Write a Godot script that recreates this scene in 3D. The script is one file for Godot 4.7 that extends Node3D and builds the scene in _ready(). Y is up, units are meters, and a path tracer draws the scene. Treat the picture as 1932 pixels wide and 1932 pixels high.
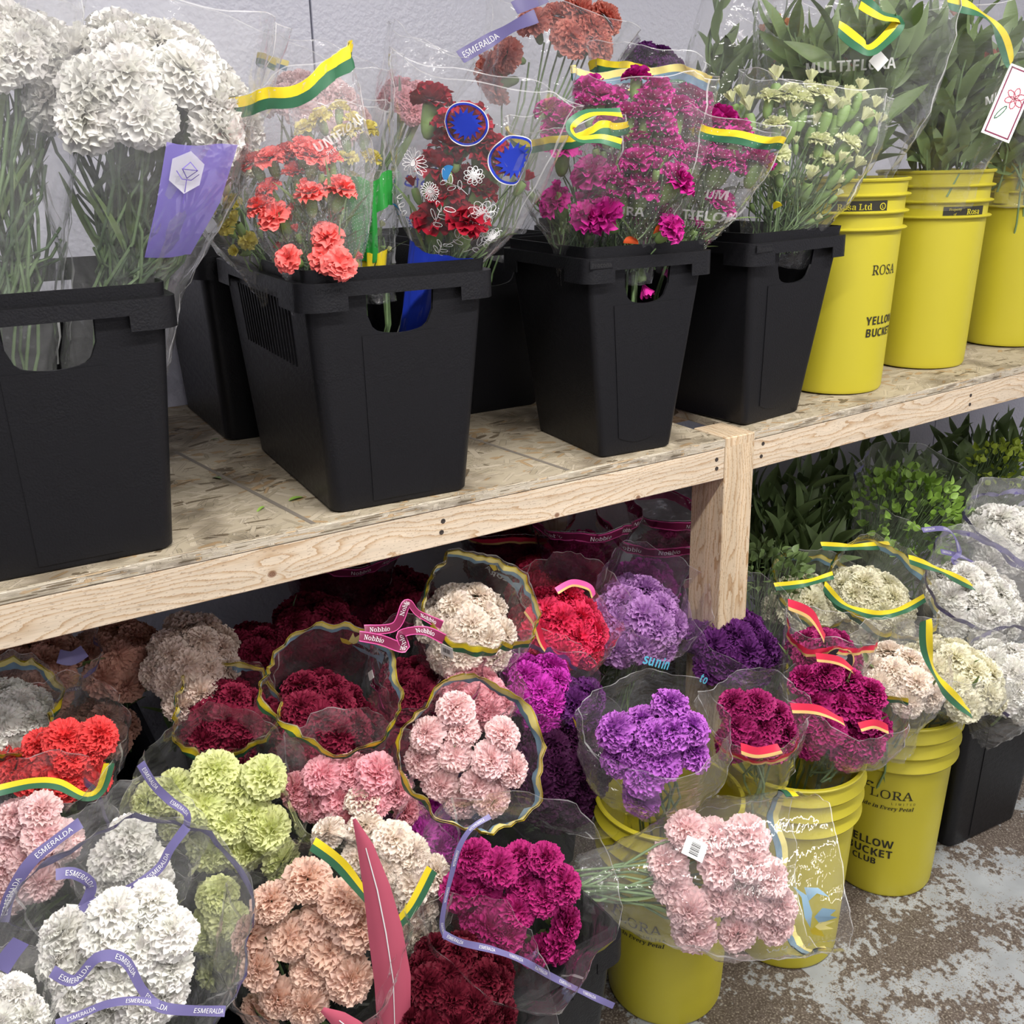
extends Node3D
# A florist's cold room: cut flowers in black and yellow buckets on and under a shelf of timber and strand board.
# World: x runs along the shelf, y is up (0 = top of the front beam), z points out of the shelf towards the aisle. Metres.

const FLOOR_Y := -1.0
const DECK_Y := 0.0173
const WALL_Z := -0.94
const AISLE := Vector3(0.00000, 0.55305, 1.38928) # where people stand to look at the flowers; the sleeves are turned this way

var SPECS := [
	{"l": "bright purple carnation bouquet in a clear sleeve beside the yellow pails", "f": Vector3(1.0600, -0.9500, 0.1700), "h": Vector3(0.9968, -0.4610, 0.2000), "id": "purple", "neck": [0.3839, 0.05], "g": "front bouquets on the floor", "col": "purple", "R": 0.1044, "rf": 0.03636, "film": "clear", "ext": 0.75, "mr": 1.25, "sr": 1.18, "leaves": 6, "pts": [Vector3(1.0273, -0.3706, 0.2028), Vector3(0.9308, -0.4045, 0.1745), Vector3(0.9816, -0.3978, 0.1832), Vector3(1.0401, -0.4008, 0.2412), Vector3(1.0398, -0.4492, 0.2481), Vector3(0.9572, -0.4378, 0.1967), Vector3(0.9790, -0.4056, 0.2226), Vector3(0.9359, -0.4567, 0.1781), Vector3(0.9561, -0.4758, 0.2218), Vector3(0.9851, -0.4501, 0.2342), Vector3(0.9592, -0.5270, 0.2101), Vector3(1.0058, -0.4024, 0.2340)]},
	{"l": "deep magenta carnation bouquet in a lilac-edged sleeve in front of the black floor bucket", "f": Vector3(0.6760, -0.8366, 0.0923), "h": Vector3(0.6272, -0.5113, 0.3200), "id": "magenta", "g": "front bouquets on the floor", "col": "magenta", "R": 0.1013, "rf": 0.03086, "film": "clear", "ext": 0.8, "mr": 1.5, "sr": 1.22, "cut": 0.25, "bands": [], "pts": [Vector3(0.5844, -0.4391, 0.2865), Vector3(0.6038, -0.4418, 0.3224), Vector3(0.6462, -0.4438, 0.3197), Vector3(0.6682, -0.4350, 0.3504), Vector3(0.5582, -0.4833, 0.2865), Vector3(0.5878, -0.4783, 0.3094), Vector3(0.6825, -0.4694, 0.3735), Vector3(0.5735, -0.5241, 0.3082), Vector3(0.6162, -0.5009, 0.3513), Vector3(0.6536, -0.4855, 0.3646), Vector3(0.6880, -0.5438, 0.3715), Vector3(0.5964, -0.5297, 0.3530), Vector3(0.6435, -0.5756, 0.3637), Vector3(0.6729, -0.5663, 0.3761), Vector3(0.5791, -0.5214, 0.3374), Vector3(0.6399, -0.4763, 0.3359)]},
	{"l": "pale pink carnation bouquet lying on its side across the yellow pails", "f": Vector3(0.7456, -0.6118, 0.2284), "h": Vector3(1.0151, -0.6181, 0.3600), "id": "fallen", "nf": 1.1, "g": "front bouquets on the floor", "col": "lightpink", "R": 0.1088, "rf": 0.03745, "film": "clear", "ext": 1.55, "mr": 1.15, "sr": 1.12, "leaves": 8, "bands": [["yg", 0.9, 0.022, 1.4, 4.9]], "texts": [["MULTIFLORA", "Droid Sans Bold", 0.013, 0.95, 0.8, "print_faint", -1.4]], "pts": [Vector3(0.9338, -0.5808, 0.3139), Vector3(0.9669, -0.5269, 0.3237), Vector3(1.0088, -0.5449, 0.3433), Vector3(1.0456, -0.5306, 0.3827), Vector3(0.9324, -0.6146, 0.3283), Vector3(0.9984, -0.5816, 0.3675), Vector3(1.0354, -0.5625, 0.4004), Vector3(0.9936, -0.6314, 0.3756), Vector3(1.0683, -0.6017, 0.4157), Vector3(1.0809, -0.6527, 0.4272), Vector3(1.0401, -0.6394, 0.4007), Vector3(0.9406, -0.6414, 0.3646), Vector3(1.0156, -0.6969, 0.3986), Vector3(1.0792, -0.6922, 0.4217), Vector3(0.9481, -0.6863, 0.3692)]},
	{"l": "light pink carnation bouquet ringed by a yellow and green stripe, centre of the floor row", "f": Vector3(0.6704, -0.6208, -0.1595), "h": Vector3(0.6500, -0.3682, 0.1500), "id": "pinkband", "g": "front bouquets on the floor", "col": "lightpink", "R": 0.09509, "rf": 0.03141, "film": "clear", "ext": 0.55, "mr": 1.2, "sr": 1.15, "bands": [["yg", 0.93, 0.026]], "pts": [Vector3(0.6428, -0.2856, 0.1340), Vector3(0.5946, -0.3162, 0.1296), Vector3(0.6455, -0.3196, 0.1476), Vector3(0.6924, -0.3171, 0.1924), Vector3(0.6240, -0.3482, 0.1605), Vector3(0.5858, -0.3614, 0.1238), Vector3(0.6660, -0.3486, 0.1995), Vector3(0.6041, -0.3965, 0.1475), Vector3(0.6455, -0.3898, 0.1911), Vector3(0.6993, -0.3735, 0.2075), Vector3(0.6280, -0.4331, 0.1677), Vector3(0.6626, -0.4164, 0.2065)]},
	{"l": "peach carnation bouquet beside a pink petal print, at the bottom edge", "f": Vector3(0.3671, -0.7854, 0.0664), "h": Vector3(0.3268, -0.4632, 0.3000), "id": "peach", "g": "front bouquets on the floor", "col": "peach", "R": 0.09994, "rf": 0.03213, "film": "soft", "ext": 0.9, "mr": 1.2, "sr": 1.2, "pts": [Vector3(0.3333, -0.3690, 0.2835), Vector3(0.2863, -0.3867, 0.2759), Vector3(0.3397, -0.4131, 0.3076), Vector3(0.3636, -0.3850, 0.3281), Vector3(0.3760, -0.4223, 0.3382), Vector3(0.2994, -0.4324, 0.2982), Vector3(0.2570, -0.4645, 0.2926), Vector3(0.3169, -0.4782, 0.3203), Vector3(0.3561, -0.4830, 0.3548), Vector3(0.2744, -0.5077, 0.3088), Vector3(0.3400, -0.4531, 0.3262), Vector3(0.3018, -0.5119, 0.3360), Vector3(0.2593, -0.4386, 0.2611), Vector3(0.2540, -0.5490, 0.2770)]},
	{"l": "large white carnation bouquet with lilac ribbon print in the bottom left corner", "f": Vector3(0.0915, -0.6786, 0.0601), "h": Vector3(0.1035, -0.3588, 0.3000), "id": "white", "g": "front bouquets on the floor", "col": "white", "R": 0.1074, "rf": 0.03261, "film": "milky", "ext": 0.75, "mr": 1.25, "sr": 1.2, "bands": [["lilac", 0.95, 0.011, 0.3, 5.9, 0]], "pts": [Vector3(0.0410, -0.3217, 0.2708), Vector3(0.0946, -0.2874, 0.3107), Vector3(0.1349, -0.2929, 0.3085), Vector3(0.0833, -0.3095, 0.3164), Vector3(0.1119, -0.3324, 0.3297), Vector3(0.1479, -0.3221, 0.3366), Vector3(0.0314, -0.3436, 0.2855), Vector3(0.1402, -0.3636, 0.3423), Vector3(0.0545, -0.3560, 0.3039), Vector3(0.0844, -0.3625, 0.3292), Vector3(0.1271, -0.3955, 0.3426), Vector3(0.0418, -0.3820, 0.3063), Vector3(0.0733, -0.4069, 0.3179), Vector3(0.1062, -0.4065, 0.3416)]},
	{"l": "white carnation bouquet behind the bottom left one, under a lilac ribbon", "f": Vector3(0.1336, -0.7099, -0.0827), "h": Vector3(0.1458, -0.3653, 0.1200), "id": "whiteup", "g": "front bouquets on the floor", "col": "white", "R": 0.06931, "rf": 0.03356, "film": "milky", "ext": 0.8, "mr": 1.3, "bands": [], "pts": [Vector3(0.1458, -0.3209, 0.1247), Vector3(0.1218, -0.3452, 0.1269), Vector3(0.1559, -0.3572, 0.1376), Vector3(0.1075, -0.3782, 0.1254), Vector3(0.1589, -0.3788, 0.1517), Vector3(0.1342, -0.3719, 0.1333)]},
	{"l": "creamy white carnation bouquet with a yellow and green stripe, right of the peach one", "f": Vector3(0.4593, -0.8020, -0.0438), "h": Vector3(0.4675, -0.4851, 0.2000), "id": "cream", "g": "front bouquets on the floor", "col": "cream", "R": 0.09968, "rf": 0.0311, "film": "clear", "ext": 0.4, "mr": 1.15, "sr": 1.1, "bands": [], "pts": [Vector3(0.4738, -0.3838, 0.1430), Vector3(0.4113, -0.4110, 0.1533), Vector3(0.4613, -0.4079, 0.1739), Vector3(0.4859, -0.4082, 0.2226), Vector3(0.5094, -0.4357, 0.2323), Vector3(0.4407, -0.4425, 0.1936), Vector3(0.4621, -0.4440, 0.2326), Vector3(0.5369, -0.4749, 0.2438), Vector3(0.4987, -0.4724, 0.2500), Vector3(0.4699, -0.4865, 0.2416), Vector3(0.5095, -0.5251, 0.2476), Vector3(0.4751, -0.5445, 0.2546), Vector3(0.5066, -0.5639, 0.2493), Vector3(0.4938, -0.6118, 0.2338)]},
	{"l": "lime green carnation bouquet left of the pink ones in the middle row", "f": Vector3(0.2758, -0.7199, -0.2147), "h": Vector3(0.2839, -0.3961, 0.0200), "id": "green", "g": "front bouquets on the floor", "col": "lime", "R": 0.1139, "rf": 0.03581, "film": "soft", "ext": 0.6, "mr": 1.15, "pts": [Vector3(0.2847, -0.3263, 0.0314), Vector3(0.2261, -0.3489, 0.0095), Vector3(0.3149, -0.3563, 0.0457), Vector3(0.2582, -0.3634, 0.0465), Vector3(0.3493, -0.3411, 0.0619), Vector3(0.3231, -0.3917, 0.0690), Vector3(0.1949, -0.3688, -0.0127), Vector3(0.2274, -0.4026, 0.0066), Vector3(0.2864, -0.3922, 0.0661), Vector3(0.3384, -0.4121, 0.0906), Vector3(0.3080, -0.4477, 0.0671), Vector3(0.3507, -0.4695, 0.0952), Vector3(0.2631, -0.4409, 0.0483)]},
	{"l": "small lime green bouquet low between the white and peach bouquets", "f": Vector3(0.2484, -0.8474, -0.0828), "h": Vector3(0.2484, -0.5026, 0.1200), "id": "green2", "g": "front bouquets on the floor", "col": "lime", "R": 0.05443, "rf": 0.03266, "film": "soft", "ext": 0.4, "mr": 1.2, "pts": [Vector3(0.2474, -0.4672, 0.1230), Vector3(0.2530, -0.5002, 0.1452), Vector3(0.2301, -0.5196, 0.1233), Vector3(0.2552, -0.5593, 0.1434), Vector3(0.2365, -0.5895, 0.1296)]},
	{"l": "coral red carnation bouquet at the left edge of the middle row", "f": Vector3(0.0731, -0.6303, -0.3028), "h": Vector3(0.0812, -0.2982, -0.0800), "id": "coral", "g": "front bouquets on the floor", "col": "coral", "R": 0.08287, "rf": 0.03078, "film": "clear", "ext": 1.1, "mr": 1.15, "sr": 1.1, "bands": [], "pts": [Vector3(0.1222, -0.2670, -0.0442), Vector3(0.0965, -0.2504, -0.0541), Vector3(0.0669, -0.2668, -0.0849), Vector3(0.1404, -0.2530, -0.0398), Vector3(0.0321, -0.2973, -0.0923), Vector3(0.0725, -0.2960, -0.0634), Vector3(0.1016, -0.2718, -0.0382), Vector3(0.1249, -0.3198, -0.0387), Vector3(0.0887, -0.3076, -0.0413), Vector3(0.0466, -0.3079, -0.0694), Vector3(0.0153, -0.3034, -0.1187)]},
	{"l": "rosy pink carnation bouquet at the left edge in front of the coral one", "f": Vector3(0.0197, -0.6725, -0.2100), "h": Vector3(0.0277, -0.3525, 0.0300), "id": "pinkleft", "g": "front bouquets on the floor", "col": "lightpink", "R": 0.0883, "rf": 0.0309, "film": "soft", "ext": 0.6, "mr": 1.25, "bands": [["lilac", 0.88, 0.012, -0.8, 2.4]], "pts": [Vector3(0.0157, -0.2989, 0.0281), Vector3(0.0462, -0.2875, 0.0494), Vector3(0.0066, -0.3375, 0.0285), Vector3(0.0434, -0.3163, 0.0653), Vector3(0.0216, -0.3510, 0.0533), Vector3(-0.0053, -0.3691, 0.0345), Vector3(0.0289, -0.3739, 0.0747), Vector3(0.0644, -0.3361, 0.0615), Vector3(0.0079, -0.3857, 0.0565), Vector3(-0.0111, -0.4013, 0.0435)]},
	{"l": "dense mid pink carnation bouquet left of the ringed light pink one", "f": Vector3(0.4653, -0.7220, -0.1128), "h": Vector3(0.4653, -0.3772, 0.0900), "id": "pinkmid", "g": "front bouquets on the floor", "col": "pink", "R": 0.08695, "rf": 0.0323, "film": "soft", "ext": 0.5, "mr": 1.2, "pts": [Vector3(0.3967, -0.3807, 0.0637), Vector3(0.4300, -0.3478, 0.0966), Vector3(0.4739, -0.3526, 0.1054), Vector3(0.5002, -0.3492, 0.1368), Vector3(0.5278, -0.3863, 0.1399), Vector3(0.4483, -0.3889, 0.1078), Vector3(0.4859, -0.3868, 0.1436), Vector3(0.4150, -0.4026, 0.0791), Vector3(0.5402, -0.4316, 0.1369), Vector3(0.4560, -0.4188, 0.1263)]},
	{"l": "fuchsia carnation bouquet behind the creamy white one, in a lilac-edged sleeve", "f": Vector3(0.5782, -0.8309, -0.0728), "h": Vector3(0.5782, -0.4861, 0.1300), "id": "fuchsia2", "g": "front bouquets on the floor", "col": "fuchsia", "R": 0.05999, "rf": 0.03085, "film": "soft", "ext": 1, "mr": 1.5, "bands": [["lilac", 0.93, 0.011]]},
	{"l": "almost black red carnation bouquet at the bottom edge", "f": Vector3(0.5223, -0.8269, 0.1593), "h": Vector3(0.4822, -0.5262, 0.4200), "id": "blackred", "g": "front bouquets on the floor", "col": "blackred", "R": 0.08546, "rf": 0.02849, "N": 22, "film": "clear", "ext": 0.8, "mr": 1.3},
	{"l": "dark plum carnation bouquet left of the bright purple one", "f": Vector3(0.9049, -0.7934, -0.2307), "h": Vector3(0.8968, -0.5188, 0.0600), "id": "plum", "g": "front bouquets on the floor", "col": "plum", "R": 0.1025, "rf": 0.03708, "asp": 1.25, "N": 26, "film": "clear", "ext": 0.5, "mr": 1.3},
	{"l": "very dark violet carnation bouquet under the fuchsia blooms", "f": Vector3(0.9728, -0.7405, -0.2298), "h": Vector3(0.9645, -0.4283, 0.0200), "id": "plum2", "g": "front bouquets on the floor", "col": "darkpurple", "R": 0.05982, "rf": 0.03589, "film": "", "ext": 0.8, "mr": 1.4, "bands": []},
	{"l": "mid pink carnation bouquet behind the ringed light pink one", "f": Vector3(0.7522, -0.6860, -0.1828), "h": Vector3(0.7441, -0.3413, 0.0200), "id": "pinkback", "g": "front bouquets on the floor", "col": "pink", "R": 0.06296, "rf": 0.03704, "film": "clear", "ext": 0.6, "mr": 1.2},
	{"l": "bright fuchsia carnation bouquet under the crimson one", "f": Vector3(0.9283, -0.7250, -0.2463), "h": Vector3(0.9077, -0.3958, -0.0200), "id": "fuchsia", "g": "bouquets under the shelf", "col": "fuchsia", "R": 0.07459, "rf": 0.0358, "film": "clear", "ext": 0.5, "mr": 1.25, "bands": [["lilac", 0.85, 0.013, 2.6, 4.3]]},
	{"l": "small wine red carnation bouquet in the yellow pail behind the purple one", "f": Vector3(1.2800, -0.9500, 0.2200), "h": Vector3(1.1777, -0.4334, 0.2600), "id": "winepink", "neck": [0.3885, 0.045], "g": "front bouquets on the floor", "col": "winepink", "R": 0.07405, "rf": 0.03228, "film": "clear", "ext": 0.6, "mr": 1.3, "bands": [["redgold", 0.8, 0.014, -1, 1]], "pts": [Vector3(1.1423, -0.3886, 0.2406), Vector3(1.1714, -0.3838, 0.2694), Vector3(1.2073, -0.4112, 0.2808), Vector3(1.1353, -0.4174, 0.2630), Vector3(1.1752, -0.4268, 0.2815), Vector3(1.2135, -0.4429, 0.2963), Vector3(1.1458, -0.4440, 0.2801), Vector3(1.1946, -0.4662, 0.2909), Vector3(1.1246, -0.4545, 0.2566)]},
	{"l": "magenta carnation bouquet with red and gold print in the yellow pail", "f": Vector3(1.3600, -0.9500, 0.2100), "h": Vector3(1.3761, -0.4737, 0.2800), "id": "mag3", "neck": [0.3843, 0.045], "g": "front bouquets on the floor", "col": "magenta", "R": 0.09988, "rf": 0.03596, "film": "clear", "ext": 0.55, "mr": 1.15, "bands": [], "pts": [Vector3(1.3278, -0.4009, 0.2361), Vector3(1.3532, -0.3851, 0.2631), Vector3(1.3948, -0.4073, 0.2788), Vector3(1.4106, -0.4170, 0.3155), Vector3(1.3269, -0.4364, 0.2659), Vector3(1.3653, -0.4377, 0.2886), Vector3(1.3890, -0.4497, 0.3248), Vector3(1.4288, -0.4851, 0.3256), Vector3(1.3016, -0.4540, 0.2585), Vector3(1.3293, -0.4739, 0.2924), Vector3(1.3775, -0.4935, 0.3082), Vector3(1.3946, -0.5062, 0.3378), Vector3(1.3689, -0.5277, 0.3127), Vector3(1.3111, -0.5057, 0.2735)]},
	{"l": "wine carnation bouquet with a round portrait print, behind the magenta one", "f": Vector3(1.3600, -0.9500, 0.1500), "h": Vector3(1.4457, -0.3819, 0.1800), "id": "mag3b", "neck": [0.3848, 0.035], "g": "bouquets under the right bay", "col": "winepink", "R": 0.07324, "rf": 0.03558, "film": "clear", "ext": 0.6, "mr": 1.2, "bands": [["redgold", 0.9, 0.016, -1.4, 1.6, 0.04]]},
	{"l": "white carnation bouquet in lilac film cut by the bottom left corner", "f": Vector3(-0.0332, -0.6110, 0.1734), "h": Vector3(-0.0332, -0.2813, 0.4000), "id": "corner", "g": "front bouquets on the floor", "col": "white", "R": 0.03839, "rf": 0.02413, "film": "soft", "ext": 0.7, "mr": 1.4},
	{"l": "blush white carnation bouquet half shaded by the shelf beam", "f": Vector3(0.7898, -0.5666, -0.3000), "h": Vector3(0.7818, -0.2467, -0.0600), "id": "blush", "g": "bouquets under the shelf", "col": "cream", "R": 0.09178, "rf": 0.03633, "N": 16, "film": "clear", "ext": 0.85, "mr": 1.05, "bands": [["yg", 0.93, 0.022]], "texts": [["UNIFLORA", "Droid Sans Bold", 0.013, 2.9, 0.86, "print_faint", 0]]},
	{"l": "crimson carnation bouquet under the shelf with red ribbon print", "f": Vector3(1.0394, -0.6727, -0.3528), "h": Vector3(1.0313, -0.3406, -0.1300), "id": "crimson", "g": "bouquets under the shelf", "col": "crimson", "R": 0.09808, "rf": 0.04051, "N": 14, "film": "clear", "ext": 0.7, "mr": 1.15, "bands": [["redgold", 0.8, 0.014, -1.8, 0.2, 0.05]]},
	{"l": "dim crimson carnation bouquet in the shade behind the bright crimson one", "f": Vector3(1.1915, -0.7536, -0.5825), "h": Vector3(1.1915, -0.3881, -0.4200), "id": "crimson2", "g": "bouquets under the shelf", "col": "crimson", "R": 0.09309, "rf": 0.0422, "film": "", "ext": 0.6, "mr": 1.2, "bands": []},
	{"l": "lilac violet carnation bouquet left of the wooden post", "f": Vector3(1.2289, -0.6540, -0.3003), "h": Vector3(1.2107, -0.3554, -0.1000), "id": "violet", "g": "bouquets under the shelf", "col": "violet", "R": 0.1014, "rf": 0.04409, "N": 14, "film": "clear", "ext": 0.7, "mr": 1.15, "texts": []},
	{"l": "mauve carnation bouquet in a wine-edged sleeve behind the lilac violet one", "f": Vector3(1.4280, -0.8248, -0.4624), "h": Vector3(1.4363, -0.4335, -0.3800), "id": "violet2", "g": "bouquets under the shelf", "col": "fuchsia", "R": 0.08546, "rf": 0.04402, "film": "clear", "ext": 1.9, "mr": 1.6, "bands": [["wine", 0.955, 0.026]]},
	{"l": "dark purple carnation bouquet in front of the wooden post", "f": Vector3(1.3836, -0.7327, -0.1684), "h": Vector3(1.3761, -0.4146, 0.0000), "id": "dpurple", "g": "front bouquets on the floor", "col": "darkpurple", "R": 0.1, "rf": 0.04223, "N": 16, "film": "clear", "ext": 0.6, "mr": 1.25},
	{"l": "burgundy carnation bouquet with a looped yellow stripe, left under the shelf", "f": Vector3(0.3812, -0.6200, -0.3485), "h": Vector3(0.3398, -0.3093, -0.1000), "id": "burg1", "g": "bouquets under the shelf", "col": "burgundy", "R": 0.07112, "rf": 0.03122, "film": "clear", "ext": 0.55, "mr": 1.1, "bands": [["yg", 0.9, 0.022]]},
	{"l": "burgundy carnation bouquet with a leaf emblem printed on its sleeve", "f": Vector3(0.4843, -0.6492, -0.2839), "h": Vector3(0.4843, -0.3321, -0.0400), "id": "burg2", "g": "bouquets under the shelf", "col": "burgundy", "R": 0.09532, "rf": 0.0353, "film": "clear", "ext": 1.25, "mr": 1.1, "bands": [["yg", 0.95, 0.02]], "texts": [["UNIFLORA", "Droid Sans Bold", 0.014, 2.75, 0.9, "print_faint", 0], ["Perfect Experience", "Droid Sans", 0.006, 2.75, 0.86, "print_faint", 0]]},
	{"l": "burgundy carnation bouquet deep in the shade against the beam", "f": Vector3(0.5908, -0.6643, -0.5428), "h": Vector3(0.5908, -0.3195, -0.3400), "id": "burg3", "g": "bouquets under the shelf", "col": "burgundy", "R": 0.09868, "rf": 0.03947, "film": "", "ext": 0.6, "mr": 1.2, "bands": []},
	{"l": "wine burgundy carnation bouquet under the crumpled ribbon print", "f": Vector3(0.6873, -0.7080, -0.2828), "h": Vector3(0.6792, -0.3633, -0.0800), "id": "burg4", "g": "bouquets under the shelf", "col": "burgundy", "R": 0.08124, "rf": 0.03441, "film": "clear", "ext": 1.2, "mr": 1.2, "bands": [["wine", 0.9, 0.022, 0, 6.283, 0.05]]},
	{"l": "dark burgundy bouquet behind the ringed pink one, right of the leaf emblem", "f": Vector3(0.6009, -0.7425, -0.2466), "h": Vector3(0.6009, -0.4129, -0.0200), "id": "burg5", "g": "bouquets under the shelf", "col": "burgundy", "R": 0.06418, "rf": 0.033, "film": "", "ext": 0.6, "mr": 1.3, "bands": []},
	{"l": "dark red carnation bouquet in the deep shade beneath the wide black bucket", "f": Vector3(0.8694, -0.7677, -0.7125), "h": Vector3(0.8694, -0.4022, -0.5500), "id": "burg6", "g": "bouquets under the shelf", "col": "burgundy", "R": 0.09723, "rf": 0.04132, "film": "", "ext": 0.8, "mr": 1.3, "bands": []},
	{"l": "dark red carnation bouquet between the cream and burgundy ones under the shelf", "f": Vector3(0.4654, -0.6991, -0.5125), "h": Vector3(0.4654, -0.3336, -0.3500), "id": "burg7", "g": "bouquets under the shelf", "col": "burgundy", "R": 0.07593, "rf": 0.03442, "film": "", "ext": 0.6, "mr": 1.3, "bands": []},
	{"l": "beige white carnation bouquet in the shade under the beam, left", "f": Vector3(0.3151, -0.5437, -0.4299), "h": Vector3(0.3151, -0.2313, -0.1800), "id": "creamback", "g": "bouquets under the shelf", "col": "blush", "R": 0.07776, "rf": 0.03358, "asp": 1.25, "N": 15, "film": "", "ext": 0.5, "mr": 1.2, "bands": []},
	{"l": "dusty pink carnation bouquet in the shade, right of the lilac ribbon", "f": Vector3(0.2178, -0.5664, -0.5066), "h": Vector3(0.2178, -0.2368, -0.2800), "id": "dusty1", "g": "bouquets under the shelf", "col": "dusty", "R": 0.074, "rf": 0.03429, "film": "", "ext": 0.6, "mr": 1.2, "bands": []},
	{"l": "dusty rose carnation bouquet in the shade at the far left under the beam", "f": Vector3(0.0944, -0.5408, -0.4866), "h": Vector3(0.0944, -0.2112, -0.2600), "id": "dusty2", "g": "bouquets under the shelf", "col": "dusty", "R": 0.07031, "rf": 0.03258, "film": "soft", "ext": 0.6, "mr": 1.2, "bands": [["lilac", 0.9, 0.012, -0.2, 1.8]]},
	{"l": "shaded white carnation bouquet cut by the left edge, above the coral one", "f": Vector3(0.0303, -0.5663, -0.3866), "h": Vector3(0.0303, -0.2367, -0.1600), "id": "whiteleft", "g": "bouquets under the shelf", "col": "white", "R": 0.0641, "rf": 0.03045, "film": "soft", "ext": 0.6, "mr": 1.2, "bands": [["yg", 0.9, 0.022]]},
	{"l": "brownish pink carnation bouquet behind the coral one", "f": Vector3(0.1602, -0.6947, -0.4720), "h": Vector3(0.1602, -0.3555, -0.2600), "id": "dusty3", "g": "bouquets under the shelf", "col": "dusty", "R": 0.06278, "rf": 0.03229, "film": "", "ext": 0.8, "mr": 1.2, "bands": []},
	{"l": "dark wine film sleeve with printed edge, left of the lilac violet bouquet", "f": Vector3(1.2451, -0.7241, -0.4611), "h": Vector3(1.2532, -0.3289, -0.4000), "id": "nob1", "g": "bouquets under the shelf", "col": "winepink", "R": 0.08677, "rf": 0.03967, "film": "wine", "ext": 1.3, "mr": 1.5, "bands": [["wine", 0.94, 0.024]]},
	{"l": "dark wine film sleeve with printed edge, hidden behind the wooden post", "f": Vector3(1.6391, -0.8464, -0.5811), "h": Vector3(1.6473, -0.4511, -0.5200), "id": "nob2", "g": "bouquets under the shelf", "col": "winepink", "R": 0.09894, "rf": 0.04523, "film": "wine", "ext": 1.5, "mr": 1.5, "bands": [["wine", 0.94, 0.024]]},
	{"l": "dark wine film sleeve in the deep shade above the burgundy bouquets", "f": Vector3(0.7467, -0.7401, -0.6811), "h": Vector3(0.7467, -0.3448, -0.6200), "id": "nob3", "g": "bouquets under the shelf", "col": "burgundy", "R": 0.09639, "rf": 0.03856, "film": "wine", "ext": 1, "mr": 1.4, "bands": [["wine", 0.94, 0.022]]},
	{"l": "dark wine film sleeve in the deep shade above the crimson bouquet", "f": Vector3(1.1970, -0.7774, -0.6811), "h": Vector3(1.1970, -0.3821, -0.6200), "id": "nob4", "g": "bouquets under the shelf", "col": "burgundy", "R": 0.1063, "rf": 0.04251, "film": "wine", "ext": 1, "mr": 1.4, "bands": [["redgold", 0.94, 0.018]]},
	{"l": "ivory carnation bouquet with a curved yellow stripe below the leafy greens", "f": Vector3(1.9275, -0.8081, -0.2754), "h": Vector3(1.8865, -0.4802, -0.0500), "id": "iv1", "g": "bouquets under the right bay", "col": "ivory", "R": 0.1174, "rf": 0.04085, "asp": 0.8, "N": 22, "film": "soft", "ext": 0.55, "mr": 1.1, "bands": [["yg", 0.88, 0.024]]},
	{"l": "ivory carnation bouquet with a diagonal yellow stripe over the yellow pail", "f": Vector3(1.6900, -0.9500, 0.2000), "h": Vector3(1.7150, -0.4583, 0.2800), "id": "iv2", "neck": [0.3855, 0.05], "g": "bouquets under the right bay", "col": "ivory", "R": 0.1085, "rf": 0.0369, "N": 20, "film": "soft", "ext": 0.35, "mr": 1.1, "bands": []},
	{"l": "cream carnation bouquet between the magenta and the ivory ones", "f": Vector3(1.6300, -0.9500, 0.2000), "h": Vector3(1.5432, -0.4253, 0.2700), "id": "iv3", "neck": [0.3885, 0.05], "g": "bouquets under the right bay", "col": "cream", "R": 0.08316, "rf": 0.03326, "N": 12, "film": "soft", "ext": 0.5, "mr": 1.2, "leaves": 14, "bands": [["yg", 0.8, 0.019, -1.2, 0.3]]},
	{"l": "ivory carnation bouquet right of the wooden post, behind the red print", "f": Vector3(1.8026, -0.8553, -0.3469), "h": Vector3(1.7819, -0.5022, -0.1600), "id": "iv4", "g": "bouquets under the right bay", "col": "ivory", "R": 0.09362, "rf": 0.04161, "film": "soft", "ext": 0.7, "mr": 1.2, "bands": [["yg", 0.9, 0.02]]},
	{"l": "white carnation bouquet at the right edge, low over the dark bucket", "f": Vector3(1.9508, -0.8513, 0.1368), "h": Vector3(1.8694, -0.5052, 0.3200), "id": "w1", "g": "bouquets under the right bay", "col": "white", "R": 0.08923, "rf": 0.03792, "film": "soft", "ext": 0.5, "mr": 1.2, "bands": [["lilac", 0.85, 0.012, -2.2, 0.4]]},
	{"l": "white carnation bouquet under crossing lilac ribbons at the right", "f": Vector3(2.1269, -0.8115, -0.0849), "h": Vector3(2.0653, -0.4622, 0.1000), "id": "w2", "g": "bouquets under the right bay", "col": "white", "R": 0.1193, "rf": 0.04269, "film": "milky", "ext": 0.6, "mr": 1.2, "bands": [["lilac", 0.9, 0.013, 0, 6.283, 0.03]]},
	{"l": "white carnation bouquet highest at the right edge below the shelf", "f": Vector3(2.3935, -0.7467, -0.1862), "h": Vector3(2.3522, -0.3951, 0.0000), "id": "w3", "g": "bouquets under the right bay", "col": "white", "R": 0.1159, "rf": 0.04637, "film": "milky", "ext": 0.5, "mr": 1.2, "bands": [["lilac", 0.85, 0.013, 0, 6.283, 0.03]]},
	{"l": "bunch of fresh green small-leaved greenery below the right shelf", "f": Vector3(2.2696, -0.7195, -0.3901), "h": Vector3(2.2483, -0.3581, -0.2200), "id": "herb1", "n": "greenery_bunch", "g": "bouquets under the right bay", "k": "herb", "R": 0.1569, "rf": 0.0542, "asp": 0.9, "N": 290, "film": "clear", "ext": 0.3, "mr": 1.2, "ls": 0.95, "bands": [["lilac", 0.93, 0.012, -1.9, -1.1], ["lilac", 0.93, 0.012, 1, 1.8]]},
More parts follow.
